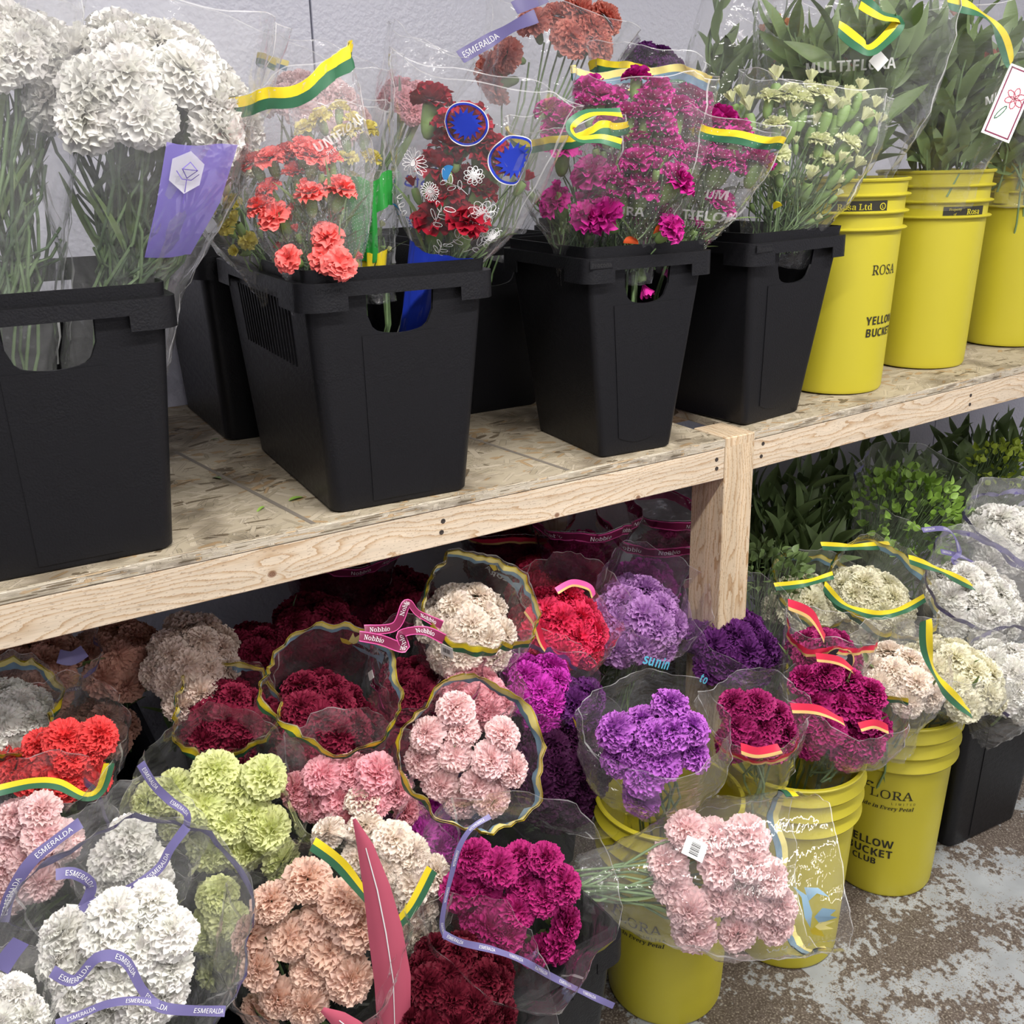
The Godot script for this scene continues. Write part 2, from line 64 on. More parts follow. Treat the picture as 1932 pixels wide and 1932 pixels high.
	{"l": "bunch of yellow-green fluffy greenery at the right edge below the shelf", "f": Vector3(2.9555, -0.7739, -0.5701), "h": Vector3(2.9342, -0.4125, -0.4000), "id": "herb2", "n": "greenery_bunch", "g": "bouquets under the right bay", "k": "herb", "R": 0.1049, "rf": 0.06431, "N": 150, "film": "", "ls": 0.8, "lm": "leaf_lime"},
	{"l": "bunch of feathery dark greenery right behind the wooden post", "f": Vector3(1.7009, -0.8036, -0.2610), "h": Vector3(1.7009, -0.4057, -0.2200), "id": "herb3", "n": "greenery_bunch", "g": "bouquets under the right bay", "k": "herb", "R": 0.09033, "rf": 0.04903, "asp": 1, "N": 170, "film": "", "ext": 0.9, "mr": 1.1, "ls": 0.9, "lm": "leaf", "bands": []},
	{"l": "bunch of dark foliage against the wall just right of the wooden post", "f": Vector3(2.1195, -0.9083, -0.6308), "h": Vector3(2.1195, -0.4109, -0.5800), "id": "dk0", "n": "greenery_bunch", "g": "bouquets under the right bay", "k": "foliage", "R": 0.1713, "rf": 0.05916, "film": "", "ns": 12, "nl": 13, "ls": 1.3},
	{"l": "bunch of dark foliage against the wall behind the dull green foliage", "f": Vector3(2.5407, -0.9482, -0.6708), "h": Vector3(2.5407, -0.4508, -0.6200), "id": "dk1", "n": "greenery_bunch", "g": "bouquets under the right bay", "k": "foliage", "R": 0.186, "rf": 0.06425, "film": "", "ns": 12, "nl": 13, "ls": 1.3},
	{"l": "bunch of dark foliage against the wall behind the fresh small-leaved greenery", "f": Vector3(2.8587, -0.9700, -0.6708), "h": Vector3(2.8587, -0.4726, -0.6200), "id": "dk2", "n": "greenery_bunch", "g": "bouquets under the right bay", "k": "foliage", "R": 0.1777, "rf": 0.06753, "film": "", "ns": 12, "nl": 13, "ls": 1.3},
	{"l": "bunch of dark foliage against the wall at the right edge under the shelf", "f": Vector3(3.2031, -0.9539, -0.6708), "h": Vector3(3.2031, -0.4564, -0.6200), "id": "dk3", "n": "greenery_bunch", "g": "bouquets under the right bay", "k": "foliage", "R": 0.1865, "rf": 0.07087, "film": "", "ns": 12, "nl": 13, "ls": 1.3},
	{"l": "bunch of dim long-leaved foliage between the post and the ivory bouquets", "f": Vector3(1.9988, -0.9637, -0.4708), "h": Vector3(1.9988, -0.4663, -0.4200), "id": "dk4", "n": "greenery_bunch", "g": "bouquets under the right bay", "k": "foliage", "R": 0.1172, "rf": 0.05565, "film": "", "ns": 12, "nl": 13, "ls": 1.3},
	{"l": "bunch of dim long-leaved foliage behind the curved-stripe ivory bouquet", "f": Vector3(2.3070, -1.0918, -0.5008), "h": Vector3(2.3070, -0.5944, -0.4500), "id": "dk5", "n": "greenery_bunch", "g": "bouquets under the right bay", "k": "foliage", "R": 0.1262, "rf": 0.05995, "film": "", "ns": 12, "nl": 13, "ls": 1.3},
	{"l": "tall white carnation bouquet with a lilac printed panel, top left", "f": Vector3(0.2100, 0.0500, -0.2000), "h": Vector3(0.3467, 0.6894, -0.1000), "id": "T1", "neck": [0.3466, 0.075], "g": "bouquets on the shelf", "col": "white", "R": 0.1468, "rf": 0.04727, "asp": 0.9, "N": 28, "cap": 1.6, "film": "soft", "ext": 0.55, "mr": 1.15, "sr": 1.08, "waist": 0.05, "t0": 0.05, "stems": 80, "leaves": 70, "bands": [["lilacpanel", 0.5368, 0.1595, 0.175, 0.85]]},
	{"l": "white carnation bouquet cut off by the top left corner", "f": Vector3(0.0900, 0.0500, -0.2200), "h": Vector3(0.1721, 0.7240, -0.1200), "id": "T0", "neck": [0.3411, 0.06], "g": "bouquets on the shelf", "col": "white", "R": 0.08086, "rf": 0.04178, "N": 16, "cap": 1.6, "film": "soft", "ext": 0.55, "mr": 1.15, "waist": 0.05, "t0": 0.05, "stems": 40, "leaves": 30},
	{"l": "pale pink carnation bouquet in the back row behind the coral one", "f": Vector3(0.6200, 0.0500, -0.7200), "h": Vector3(0.7627, 0.6773, -0.5500), "id": "T2", "neck": [0.3554, 0.04], "g": "bouquets on the shelf", "col": "lightpink", "R": 0.1073, "rf": 0.0368, "asp": 0.7, "film": "soft", "ext": 0.7, "mr": 1.1, "bands": [["yg", 0.86, 0.02, -2.4, -0.9]]},
	{"l": "rose pink carnation bouquet in the back row left of the dark red one", "f": Vector3(0.6900, 0.0500, -0.7000), "h": Vector3(0.9467, 0.6777, -0.5200), "id": "T7", "neck": [0.3745, 0.03], "g": "bouquets on the shelf", "col": "pink", "R": 0.06343, "rf": 0.03172, "film": "clear", "ext": 1.5, "mr": 1.5},
	{"l": "pale lime carnation peeking out right of the tall white bouquet", "f": Vector3(0.5800, 0.0500, -0.6600), "h": Vector3(0.5630, 0.5764, -0.4800), "id": "T2b", "neck": [0.3542, 0.03], "g": "bouquets on the shelf", "col": "ivory", "R": 0.04011, "rf": 0.03247, "N": 4, "film": "", "ext": 0.6, "mr": 1.3, "bands": []},
	{"l": "yellow spray carnation bouquet behind the coral one", "f": Vector3(0.6400, 0.0500, -0.2200), "h": Vector3(0.6319, 0.6057, -0.1600), "id": "T3y", "neck": [0.337, 0.04], "g": "bouquets on the shelf", "k": "spray", "col": "yellow", "R": 0.06222, "rf": 0.01991, "film": "clear", "ext": 0.5, "mr": 1.2, "more": 4, "stems": 8, "pts": [Vector3(0.6286, 0.6264, -0.1479), Vector3(0.6003, 0.6135, -0.1559), Vector3(0.6480, 0.6073, -0.1387), Vector3(0.5803, 0.5977, -0.1704), Vector3(0.6294, 0.5893, -0.1352), Vector3(0.6615, 0.5928, -0.1270), Vector3(0.6677, 0.5531, -0.1267), Vector3(0.6332, 0.5539, -0.1400)]},
	{"l": "coral spray carnation bouquet in a dotted clear sleeve with a yellow and green stripe", "f": Vector3(0.6000, 0.0500, -0.1000), "h": Vector3(0.5227, 0.5478, -0.0300), "id": "T3", "slant": 0.028, "neck": [0.3423, 0.05], "dots": [[0.15, 0.92, -1.5, 1.5, 0.0052, 0.0004]], "g": "bouquets on the shelf", "k": "spray", "col": "coralpink", "R": 0.08439, "rf": 0.02487, "film": "soft", "ext": 1.4, "mr": 1.05, "flat": 0.55, "stems": 38, "bands": [["yg", 0.925, 0.028, -1.55, 1.5]], "texts": [["UNIFLORA", "Droid Sans Bold", 0.013, 0.62, 0.74, "print_faint", 0.35], ["Perfect Experience", "Droid Sans", 0.006, 0.66, 0.7, "print_faint", 0.35]], "pts": [Vector3(0.4604, 0.5479, -0.0592), Vector3(0.4771, 0.5546, -0.0379), Vector3(0.5038, 0.5570, -0.0407), Vector3(0.5167, 0.5636, -0.0122), Vector3(0.5401, 0.5653, -0.0117), Vector3(0.5507, 0.5507, -0.0054), Vector3(0.5246, 0.5548, -0.0020), Vector3(0.4733, 0.5114, -0.0478), Vector3(0.4741, 0.4754, -0.0279), Vector3(0.4585, 0.4880, -0.0425), Vector3(0.5391, 0.4448, -0.0072), Vector3(0.4818, 0.4185, -0.0086), Vector3(0.5289, 0.4146, 0.0024), Vector3(0.5567, 0.5095, 0.0117), Vector3(0.5408, 0.4097, 0.0283), Vector3(0.5092, 0.5337, -0.0287), Vector3(0.5148, 0.5051, 0.0027)]},
	{"l": "pale yellow budded bouquet leaning out left of the coral one", "f": Vector3(0.7000, 0.0600, -0.2700), "h": Vector3(0.4573, 0.4849, -0.2200), "id": "T4", "neck": [0.3762, 0.03], "g": "bouquets on the shelf", "k": "buds", "col": "yellow", "R": 0.04308, "rf": 0.01823, "film": "clear", "ext": 0.4, "mr": 1.2, "stems": 6, "pts": [Vector3(0.4606, 0.5168, -0.2200), Vector3(0.4398, 0.4914, -0.2142), Vector3(0.4667, 0.4905, -0.2075), Vector3(0.4411, 0.4717, -0.2058), Vector3(0.4685, 0.4587, -0.1964), Vector3(0.4825, 0.4333, -0.2010), Vector3(0.4516, 0.4555, -0.1968), Vector3(0.4710, 0.4174, -0.2046)]},
	{"l": "dark red spray carnation bouquet in a sleeve printed with blue suns and white flowers", "f": Vector3(0.6900, 0.0400, -0.1300), "h": Vector3(0.7734, 0.5538, 0.0000), "id": "T6", "neck": [0.3603, 0.045], "g": "bouquets on the shelf", "k": "spray", "col": "red", "R": 0.1047, "rf": 0.03543, "film": "clear", "ext": 1.1, "mr": 1.35, "sr": 1.15, "flat": 0.7, "waist": 0.06, "t0": 0.04, "stems": 28, "bands": [["royalpanel", 0.2, 0.24, -1.3, 0.6]], "texts": [["o\u00e9ts", "Droid Sans Bold", 0.022, 3.75, 0.72, "print_royal", 0.1], ["sn", "Droid Sans Bold", 0.022, 3.45, 0.76, "print_royal", 0.3], ["ebow.org", "Droid Sans", 0.012, 3.7, 0.62, "print_royal", 0.1]], "pts": [Vector3(0.7351, 0.6279, -0.0415), Vector3(0.7451, 0.5961, -0.0032), Vector3(0.7796, 0.6000, -0.0095), Vector3(0.7755, 0.5686, 0.0298), Vector3(0.7434, 0.5621, -0.0029), Vector3(0.7225, 0.5319, -0.0137), Vector3(0.7863, 0.5380, 0.0488), Vector3(0.7549, 0.5118, 0.0089), Vector3(0.7680, 0.5002, 0.0387), Vector3(0.7238, 0.4959, 0.0115), Vector3(0.7184, 0.4578, -0.0163), Vector3(0.7446, 0.4587, 0.0371), Vector3(0.7577, 0.5733, -0.0032), Vector3(0.7948, 0.5608, 0.0276)]},
	{"l": "narrow bouquet in a green and yellow printed sleeve, right of the coral one", "f": Vector3(0.6600, 0.0500, -0.1300), "h": Vector3(0.6517, 0.4898, -0.1000), "id": "T5", "neck": [0.3358, 0.028], "g": "bouquets on the shelf", "k": "buds", "col": "palegreen", "R": 0.03471, "rf": 0.01074, "film": "clear", "ext": 1.2, "mr": 1.1, "more": 6, "stems": 12, "bands": [["greenpanel", 0.35, 0.1, -1.2, 0.2], ["yellowpanel", 0.12, 0.06, -1, 0.6], ["greenpanel", 0.75, 0.05, -0.9, 0.9]]},
	{"l": "salmon pink carnation bouquet with a lilac ribbon at the top of the wall", "f": Vector3(1.0600, 0.0500, -0.6400), "h": Vector3(1.2782, 0.7909, -0.5000), "id": "T8", "neck": [0.3549, 0.05], "g": "bouquets on the shelf", "col": "salmon", "R": 0.1286, "rf": 0.04248, "film": "soft", "ext": 0.4, "mr": 1.3, "leaves": 16, "bands": [], "pts": [Vector3(1.3010, 0.8306, -0.4605), Vector3(1.3111, 0.7974, -0.4313), Vector3(1.2672, 0.8257, -0.4931), Vector3(1.2654, 0.7796, -0.4421), Vector3(1.3534, 0.8208, -0.4427), Vector3(1.1609, 0.7272, -0.5907), Vector3(1.1638, 0.7527, -0.5178), Vector3(1.1737, 0.7001, -0.5803), Vector3(1.2171, 0.8138, -0.4973), Vector3(1.3202, 0.7696, -0.4250)]},
	{"l": "magenta spray carnation bouquet leaning left in the name-plate bucket", "f": Vector3(1.1050, 0.0400, -0.1400), "h": Vector3(1.0089, 0.5677, -0.0800), "id": "T9l", "neck": [0.3529, 0.035], "g": "bouquets on the shelf", "k": "spray", "col": "sprayviolet", "R": 0.08544, "rf": 0.03328, "film": "clear", "ext": 0.6, "mr": 1.2, "stems": 28, "bands": [["yg", 0.88, 0.022, -1.8, 1.6]], "pts": [Vector3(0.9861, 0.6228, -0.0994), Vector3(0.9980, 0.6086, -0.0728), Vector3(0.9953, 0.5586, -0.0743), Vector3(1.0179, 0.4506, -0.0390), Vector3(0.9846, 0.4726, -0.0795), Vector3(0.9940, 0.5905, -0.0818)]},
	{"l": "magenta spray carnation bouquet upright in the middle of the name-plate bucket", "f": Vector3(1.1350, 0.0400, -0.1000), "h": Vector3(1.1147, 0.5824, -0.0200), "id": "T9m", "neck": [0.349, 0.045], "dots": [[0.25, 0.95, -1.5, 1.5, 0.009, 0.0007]], "g": "bouquets on the shelf", "k": "spray", "col": "sprayviolet", "R": 0.1007, "rf": 0.03416, "film": "clear", "ext": 1, "mr": 1.15, "flat": 0.8, "more": 6, "stems": 38, "bands": [["yg", 0.93, 0.024, 2, 4.6]], "texts": [["MULTIFLORA", "Droid Sans Bold", 0.016, -0.6, 0.4, "print_faint"]], "pts": [Vector3(1.0590, 0.6540, -0.0824), Vector3(1.0570, 0.6420, -0.0560), Vector3(1.0839, 0.6369, -0.0552), Vector3(1.0403, 0.6265, -0.0611), Vector3(1.1235, 0.6705, -0.0392), Vector3(1.1484, 0.6511, -0.0167), Vector3(1.0829, 0.6086, -0.0081), Vector3(1.0789, 0.6046, -0.0388), Vector3(1.1136, 0.6082, 0.0013), Vector3(1.1322, 0.5920, 0.0178), Vector3(1.1728, 0.6159, 0.0069), Vector3(1.0543, 0.5963, -0.0243), Vector3(1.0971, 0.5347, 0.0021), Vector3(1.1023, 0.4945, 0.0099), Vector3(1.1435, 0.5043, 0.0416), Vector3(1.0983, 0.5720, -0.0137), Vector3(1.0303, 0.5177, -0.0374), Vector3(1.0530, 0.5091, -0.0216), Vector3(1.0754, 0.4896, -0.0186), Vector3(1.0448, 0.4501, -0.0191), Vector3(1.0516, 0.4788, -0.0523), Vector3(1.1413, 0.4256, 0.0345), Vector3(1.1247, 0.6291, 0.0001), Vector3(1.1461, 0.5603, 0.0150)]},
	{"l": "magenta spray carnation bouquet leaning right in the name-plate bucket", "f": Vector3(1.1650, 0.0400, -0.1200), "h": Vector3(1.2708, 0.5496, -0.0200), "id": "T9r", "neck": [0.3588, 0.04], "dots": [[0.25, 0.95, -1.5, 1.5, 0.009, 0.0007]], "g": "bouquets on the shelf", "k": "spray", "col": "sprayviolet", "R": 0.09919, "rf": 0.03495, "film": "clear", "ext": 0.7, "mr": 1.2, "more": 4, "stems": 32, "bands": [["yg", 0.86, 0.022, -0.2, 2.2]], "texts": [["MULTIFLORA", "Droid Sans Bold", 0.017, 0.15, 0.42, "print_faint", 0.2], ["UM", "Droid Sans Bold", 0.016, 0.35, 0.56, "print_faint", 0.2], ["LIMITED", "Droid Sans", 0.009, 0.2, 0.36, "print_faint", 0.2]], "pts": [Vector3(1.2596, 0.6381, -0.0516), Vector3(1.2324, 0.5929, -0.0271), Vector3(1.2610, 0.5648, -0.0192), Vector3(1.2589, 0.5977, -0.0101), Vector3(1.2895, 0.6032, -0.0102), Vector3(1.3124, 0.5860, 0.0039), Vector3(1.2920, 0.5691, 0.0224), Vector3(1.3398, 0.5462, 0.0233), Vector3(1.3329, 0.5294, 0.0396), Vector3(1.2612, 0.5339, 0.0119), Vector3(1.2766, 0.4573, 0.0079), Vector3(1.2258, 0.5430, -0.0043), Vector3(1.2410, 0.6103, -0.0509)]},
	{"l": "dusky purple carnation bouquet in the back row above the magenta spray", "f": Vector3(1.1200, 0.0500, -0.6600), "h": Vector3(1.6339, 0.7617, -0.6000), "id": "T9b", "neck": [0.4142, 0.035], "g": "bouquets on the shelf", "col": "darkpurple", "R": 0.07805, "rf": 0.03525, "film": "", "ext": 1.2, "mr": 1.4, "bands": []},
	{"l": "magenta spray carnation bouquet behind the others in the name-plate bucket", "f": Vector3(1.1300, 0.0400, -0.2000), "h": Vector3(1.3001, 0.6701, -0.2400), "id": "T9c", "neck": [0.358, 0.035], "g": "bouquets on the shelf", "k": "spray", "col": "sprayviolet", "R": 0.0875, "rf": 0.03088, "film": "clear", "ext": 0.6, "mr": 1.3, "more": 5, "stems": 10, "bands": [["yg", 0.86, 0.024]], "pts": [Vector3(1.2227, 0.6684, -0.3081), Vector3(1.2267, 0.6585, -0.2529), Vector3(1.2783, 0.6793, -0.2374), Vector3(1.2983, 0.6627, -0.1974), Vector3(1.2413, 0.6506, -0.2469), Vector3(1.3737, 0.6439, -0.1921)]},
	{"l": "pale green budding spray carnation bouquet in the bucket next to the yellow pails", "f": Vector3(1.4900, 0.0400, -0.1500), "h": Vector3(1.5575, 0.5848, -0.0600), "id": "T10", "neck": [0.3523, 0.07], "g": "bouquets on the shelf", "k": "buds", "col": "palegreen", "R": 0.129, "rf": 0.02786, "film": "clear", "ext": 0.7, "mr": 1.1, "flat": 0.75, "stems": 52, "pts": [Vector3(1.5131, 0.6691, -0.1012), Vector3(1.5220, 0.6524, -0.0700), Vector3(1.5794, 0.6684, -0.0746), Vector3(1.5683, 0.6481, -0.0380), Vector3(1.5423, 0.6219, -0.0573), Vector3(1.5709, 0.6185, -0.0459), Vector3(1.5688, 0.6143, -0.0191), Vector3(1.5193, 0.6263, -0.0889), Vector3(1.5154, 0.6008, -0.0554), Vector3(1.4887, 0.5954, -0.0718), Vector3(1.5606, 0.5882, -0.0463), Vector3(1.6063, 0.6290, -0.0094), Vector3(1.6447, 0.6296, -0.0184), Vector3(1.6758, 0.6199, -0.0039), Vector3(1.6263, 0.5952, 0.0085), Vector3(1.6857, 0.5861, -0.0007), Vector3(1.6444, 0.6504, -0.0123), Vector3(1.6069, 0.5593, 0.0008), Vector3(1.6109, 0.5379, -0.0047), Vector3(1.4733, 0.5409, -0.0526), Vector3(1.5685, 0.5328, -0.0238), Vector3(1.5579, 0.5633, -0.0210), Vector3(1.5777, 0.5110, 0.0067), Vector3(1.5801, 0.4768, -0.0168), Vector3(1.5217, 0.4880, -0.0144), Vector3(1.6183, 0.5100, 0.0077), Vector3(1.4910, 0.5100, -0.0633), Vector3(1.4509, 0.6148, -0.1050), Vector3(1.4717, 0.6379, -0.1460), Vector3(1.4503, 0.6348, -0.1462), Vector3(1.4927, 0.6446, -0.0966), Vector3(1.6054, 0.6459, -0.0464), Vector3(1.5250, 0.6397, -0.0550), Vector3(1.5587, 0.6435, -0.0660), Vector3(1.5984, 0.6084, -0.0206)]},
	{"l": "leafy alstroemeria bouquet with a folded yellow stripe in the first yellow pail", "f": Vector3(1.8170, 0.0500, -0.1750), "h": Vector3(1.7754, 0.7495, -0.1600), "id": "T11", "neck": [0.4258, 0.09], "n": "alstroemeria_bouquet", "g": "bouquets on the shelf", "k": "foliage", "col": "orange", "R": 0.166, "rf": 0.03321, "film": "clear", "ext": 0.7, "mr": 1.15, "ns": 18, "nl": 16, "ls": 1.25, "bands": [], "texts": [["MULTIFLORA", "Droid Sans Bold", 0.02, 0.05, 0.66, "print_faint", 0]]},
	{"l": "leafy alstroemeria bouquet in the back row with orange buds, above the pale green buds", "f": Vector3(1.5600, 0.0500, -0.6200), "h": Vector3(1.8304, 0.8094, -0.4800), "id": "T11b", "neck": [0.3609, 0.06], "n": "alstroemeria_bouquet", "g": "bouquets on the shelf", "k": "foliage", "col": "orange", "R": 0.1376, "rf": 0.03753, "film": "soft", "ext": 0.5, "mr": 1.2, "ns": 12, "nl": 13, "ls": 1.2},
	{"l": "leafy alstroemeria bouquet under a broad yellow and green stripe, top right", "f": Vector3(2.1650, 0.0500, -0.2100), "h": Vector3(2.0941, 0.7631, -0.1400), "id": "T12", "neck": [0.4291, 0.09], "n": "alstroemeria_bouquet", "g": "bouquets on the shelf", "k": "foliage", "col": "salmon", "R": 0.1533, "rf": 0.03539, "film": "clear", "ext": 0.6, "mr": 1.2, "ns": 16, "nl": 15, "ls": 1.25, "bands": [], "texts": [["MULTIFLORA", "Droid Sans Bold", 0.018, 0.9, 0.6, "print_faint", 0.3]]},
	{"l": "leafy bouquet behind the picture card in the rightmost yellow pail", "f": Vector3(2.5400, 0.0600, -0.2240), "h": Vector3(2.3809, 0.7381, -0.1500), "id": "T13", "neck": [0.4287, 0.085], "n": "alstroemeria_bouquet", "g": "bouquets on the shelf", "k": "foliage", "col": "palegreen", "R": 0.1389, "rf": 0.03788, "film": "soft", "ext": 0.4, "mr": 1.2, "ns": 12, "nl": 13, "ls": 1.25},
]

var M := {}
var made := {}
var used := {}
var rng := RandomNumberGenerator.new()
var bloom := []
var spray := []
var mesh_of := {}
var fonts := {}

# ---------------------------------------------------------------- mesh builder
class B:
	var v := PackedVector3Array()
	var uv := PackedVector2Array()
	var c := PackedColorArray()
	var i := PackedInt32Array()
	func vert(p: Vector3, t := Vector2.ZERO, col := Color.WHITE) -> int:
		v.append(p); uv.append(t); c.append(col)
		return v.size() - 1
	func tri(a: int, b: int, d: int) -> void:
		i.append(a); i.append(b); i.append(d)
	func quad(a: Vector3, b: Vector3, d: Vector3, e: Vector3, ta := Vector2.ZERO, tb := Vector2.ZERO, td := Vector2.ZERO, te := Vector2.ZERO) -> void:
		# corners clockwise as seen from the front
		var k := v.size()
		vert(a, ta); vert(b, tb); vert(d, td); vert(e, te)
		tri(k, k + 1, k + 2); tri(k, k + 2, k + 3)
	func grid(n: int, m: int, f: Callable, flip := false, col := Color.WHITE) -> void:
		# f(s, t) -> Vector3 for s in 0..1 (n cells), t in 0..1 (m cells)
		var k := v.size()
		for y in m + 1:
			for x in n + 1:
				vert(f.call(float(x) / n, float(y) / m), Vector2(float(x) / n, float(y) / m), col)
		for y in m:
			for x in n:
				var a := k + y * (n + 1) + x
				if flip:
					tri(a, a + 1, a + n + 2); tri(a, a + n + 2, a + n + 1)
				else:
					tri(a, a + n + 2, a + 1); tri(a, a + n + 1, a + n + 2)
	func box(lo: Vector3, hi: Vector3, ch := 0.0) -> void:
		# a box with chamfered edges; uv in metres along the longest way of each face
		var cs := [lo, hi]
		for ax in 3:
			for sd in 2:
				var u := (ax + 1) % 3
				var w := (ax + 2) % 3
				var q := []
				for st in [[0, 0], [1, 0], [1, 1], [0, 1]]:
					var p := Vector3.ZERO
					p[ax] = cs[sd][ax]
					p[u] = cs[st[0]][u] + (ch if st[0] == 0 else -ch)
					p[w] = cs[st[1]][w] + (ch if st[1] == 0 else -ch)
					q.append(p)
				if sd == 1:
					q.reverse()
				_face(q, u, w)
		if ch <= 0.0:
			return
		var mid := (lo + hi) / 2
		var half := (hi - lo) / 2
		for ax in 3:
			var u := (ax + 1) % 3
			var w := (ax + 2) % 3
			for su in [-1, 1]:
				for sw in [-1, 1]:
					var e := []
					for st in [-1, 1]:
						var p := Vector3.ZERO
						p[ax] = st * (half[ax] - ch)
						p[u] = su * half[u]; p[w] = sw * (half[w] - ch)
						var r := p
						r[u] = su * (half[u] - ch); r[w] = sw * half[w]
						e.append(p + mid); e.append(r + mid)
					var q := [e[0], e[1], e[3], e[2]]
					if su * sw < 0:
						q.reverse()
					_face(q, ax, u)
		for sx in [-1, 1]:
			for sy in [-1, 1]:
				for sz in [-1, 1]:
					var s := Vector3(sx, sy, sz)
					var pts := []
					for ax in 3:
						var p := s * (half - Vector3.ONE * ch)
						p[ax] = s[ax] * half[ax]
						pts.append(p + mid)
					var k := v.size()
					for p in pts:
						vert(p, Vector2(p.x, p.y))
					if sx * sy * sz > 0:
						tri(k, k + 2, k + 1)
					else:
						tri(k, k + 1, k + 2)
	func _face(q: Array, u: int, w: int) -> void:
		var f := func(p: Vector3) -> Vector2:
			if u == 0: return Vector2(p.x, p[w])
			if w == 0: return Vector2(p.x, p[u])
			return Vector2(p.z, p.y)
		quad(q[0], q[1], q[2], q[3], f.call(q[0]), f.call(q[1]), f.call(q[2]), f.call(q[3]))
	func tube(path: Array, r0: float, r1: float, n := 6) -> void:
		var k := v.size()
		for j in path.size():
			var d: Vector3 = (path[mini(j + 1, path.size() - 1)] - path[maxi(j - 1, 0)]).normalized()
			var a := d.cross(Vector3(0.31, 0.2, 0.93)).normalized()
			var b := d.cross(a)
			var r := lerpf(r0, r1, float(j) / maxi(1, path.size() - 1))
			for x in n + 1:
				var t := TAU * x / n
				vert(path[j] + (a * cos(t) + b * sin(t)) * r, Vector2(float(x) / n, float(j) / path.size()))
		for j in path.size() - 1:
			for x in n:
				var a := k + j * (n + 1) + x
				tri(a, a + n + 2, a + n + 1); tri(a, a + 1, a + n + 2)
	func lathe(profile: Array, n := 32, col := Color.WHITE) -> void:
		# profile of Vector2(radius, y), walked upwards on the outside
		for j in profile.size() - 1:
			var k := v.size()
			for x in n + 1:
				var t := TAU * x / n
				for q in [profile[j], profile[j + 1]]:
					vert(Vector3(q.x * sin(t), q.y, q.x * cos(t)), Vector2(float(x) / n, q.y), col)
			for x in n:
				var a := k + 2 * x
				tri(a, a + 1, a + 3); tri(a, a + 3, a + 2)
	func make(smooth := true) -> ArrayMesh:
		var nn := PackedVector3Array()
		nn.resize(v.size())
		for t in range(0, i.size(), 3):
			var a := i[t]; var b := i[t + 1]; var d := i[t + 2]
			var f := (v[d] - v[a]).cross(v[b] - v[a])
			nn[a] += f; nn[b] += f; nn[d] += f
		if smooth:
			var at := {}
			for k in v.size():
				var key := (v[k] * 20000.0).round()
				if not at.has(key): at[key] = []
				at[key].append(k)
			var out := nn.duplicate()
			for key in at:
				var l: Array = at[key]
				if l.size() < 2: continue
				for k in l:
					var sum := Vector3.ZERO
					var nk := nn[k].normalized()
					for o in l:
						if nk.dot(nn[o].normalized()) > 0.72:
							sum += nn[o]
					out[k] = sum
			nn = out
		for k in nn.size():
			nn[k] = nn[k].normalized() if nn[k].length_squared() > 1e-20 else Vector3.UP
		var arr := []
		arr.resize(Mesh.ARRAY_MAX)
		arr[Mesh.ARRAY_VERTEX] = v
		arr[Mesh.ARRAY_NORMAL] = nn
		arr[Mesh.ARRAY_TEX_UV] = uv
		arr[Mesh.ARRAY_COLOR] = c
		arr[Mesh.ARRAY_INDEX] = i
		var m := ArrayMesh.new()
		m.add_surface_from_arrays(Mesh.PRIMITIVE_TRIANGLES, arr)
		return m

# ---------------------------------------------------------------- nodes
func numbered(called: String) -> String:
	used[called] = used.get(called, -1) + 1
	return called if used[called] == 0 else "%s_%03d" % [called, used[called]]

func thing(called: String, label: String, category: String, at := Vector3.ZERO, group := "") -> Node3D:
	var o := Node3D.new()
	o.name = numbered(called)
	add_child(o)
	o.position = at
	o.set_meta("label", label)
	o.set_meta("category", category)
	if group:
		o.set_meta("group", group)
	return o

func part(parent: Node3D, called: String, mesh: Mesh, mat: Material, tr := Transform3D()) -> MeshInstance3D:
	var o := MeshInstance3D.new()
	o.name = called
	o.mesh = mesh
	o.material_override = mat
	o.transform = tr
	parent.add_child(o, true)
	return o

func struct(called: String, mesh: Mesh, mat: Material) -> MeshInstance3D:
	var o := MeshInstance3D.new()
	o.name = called
	o.mesh = mesh
	o.material_override = mat
	o.set_meta("kind", "structure")
	add_child(o)
	return o

func frame_to(d: Vector3, spin := 0.0) -> Basis:
	# a basis whose y points along d
	var y := d.normalized()
	var x := y.cross(Vector3(0.13, 0.31, 0.94)).normalized()
	if x.length_squared() < 0.5:
		x = Vector3.RIGHT
	var z := x.cross(y)
	return Basis(x, y, z) * Basis(Vector3.UP, spin)

func std(col: Color, rough := 0.6, extra := {}) -> StandardMaterial3D:
	var m := StandardMaterial3D.new()
	m.albedo_color = col
	m.roughness = rough
	for k in extra:
		m.set(k, extra[k])
	return m

func srgb(r: float, g: float, b: float) -> Color:
	return Color(r / 255.0, g / 255.0, b / 255.0)

func noise(seed_: int, freq: float, oct := 3, kind := FastNoiseLite.TYPE_SIMPLEX_SMOOTH) -> FastNoiseLite:
	var n := FastNoiseLite.new()
	n.seed = seed_
	n.frequency = freq
	n.noise_type = kind
	n.fractal_octaves = oct
	return n

func tex(im: Image) -> ImageTexture:
	return ImageTexture.create_from_image(im)

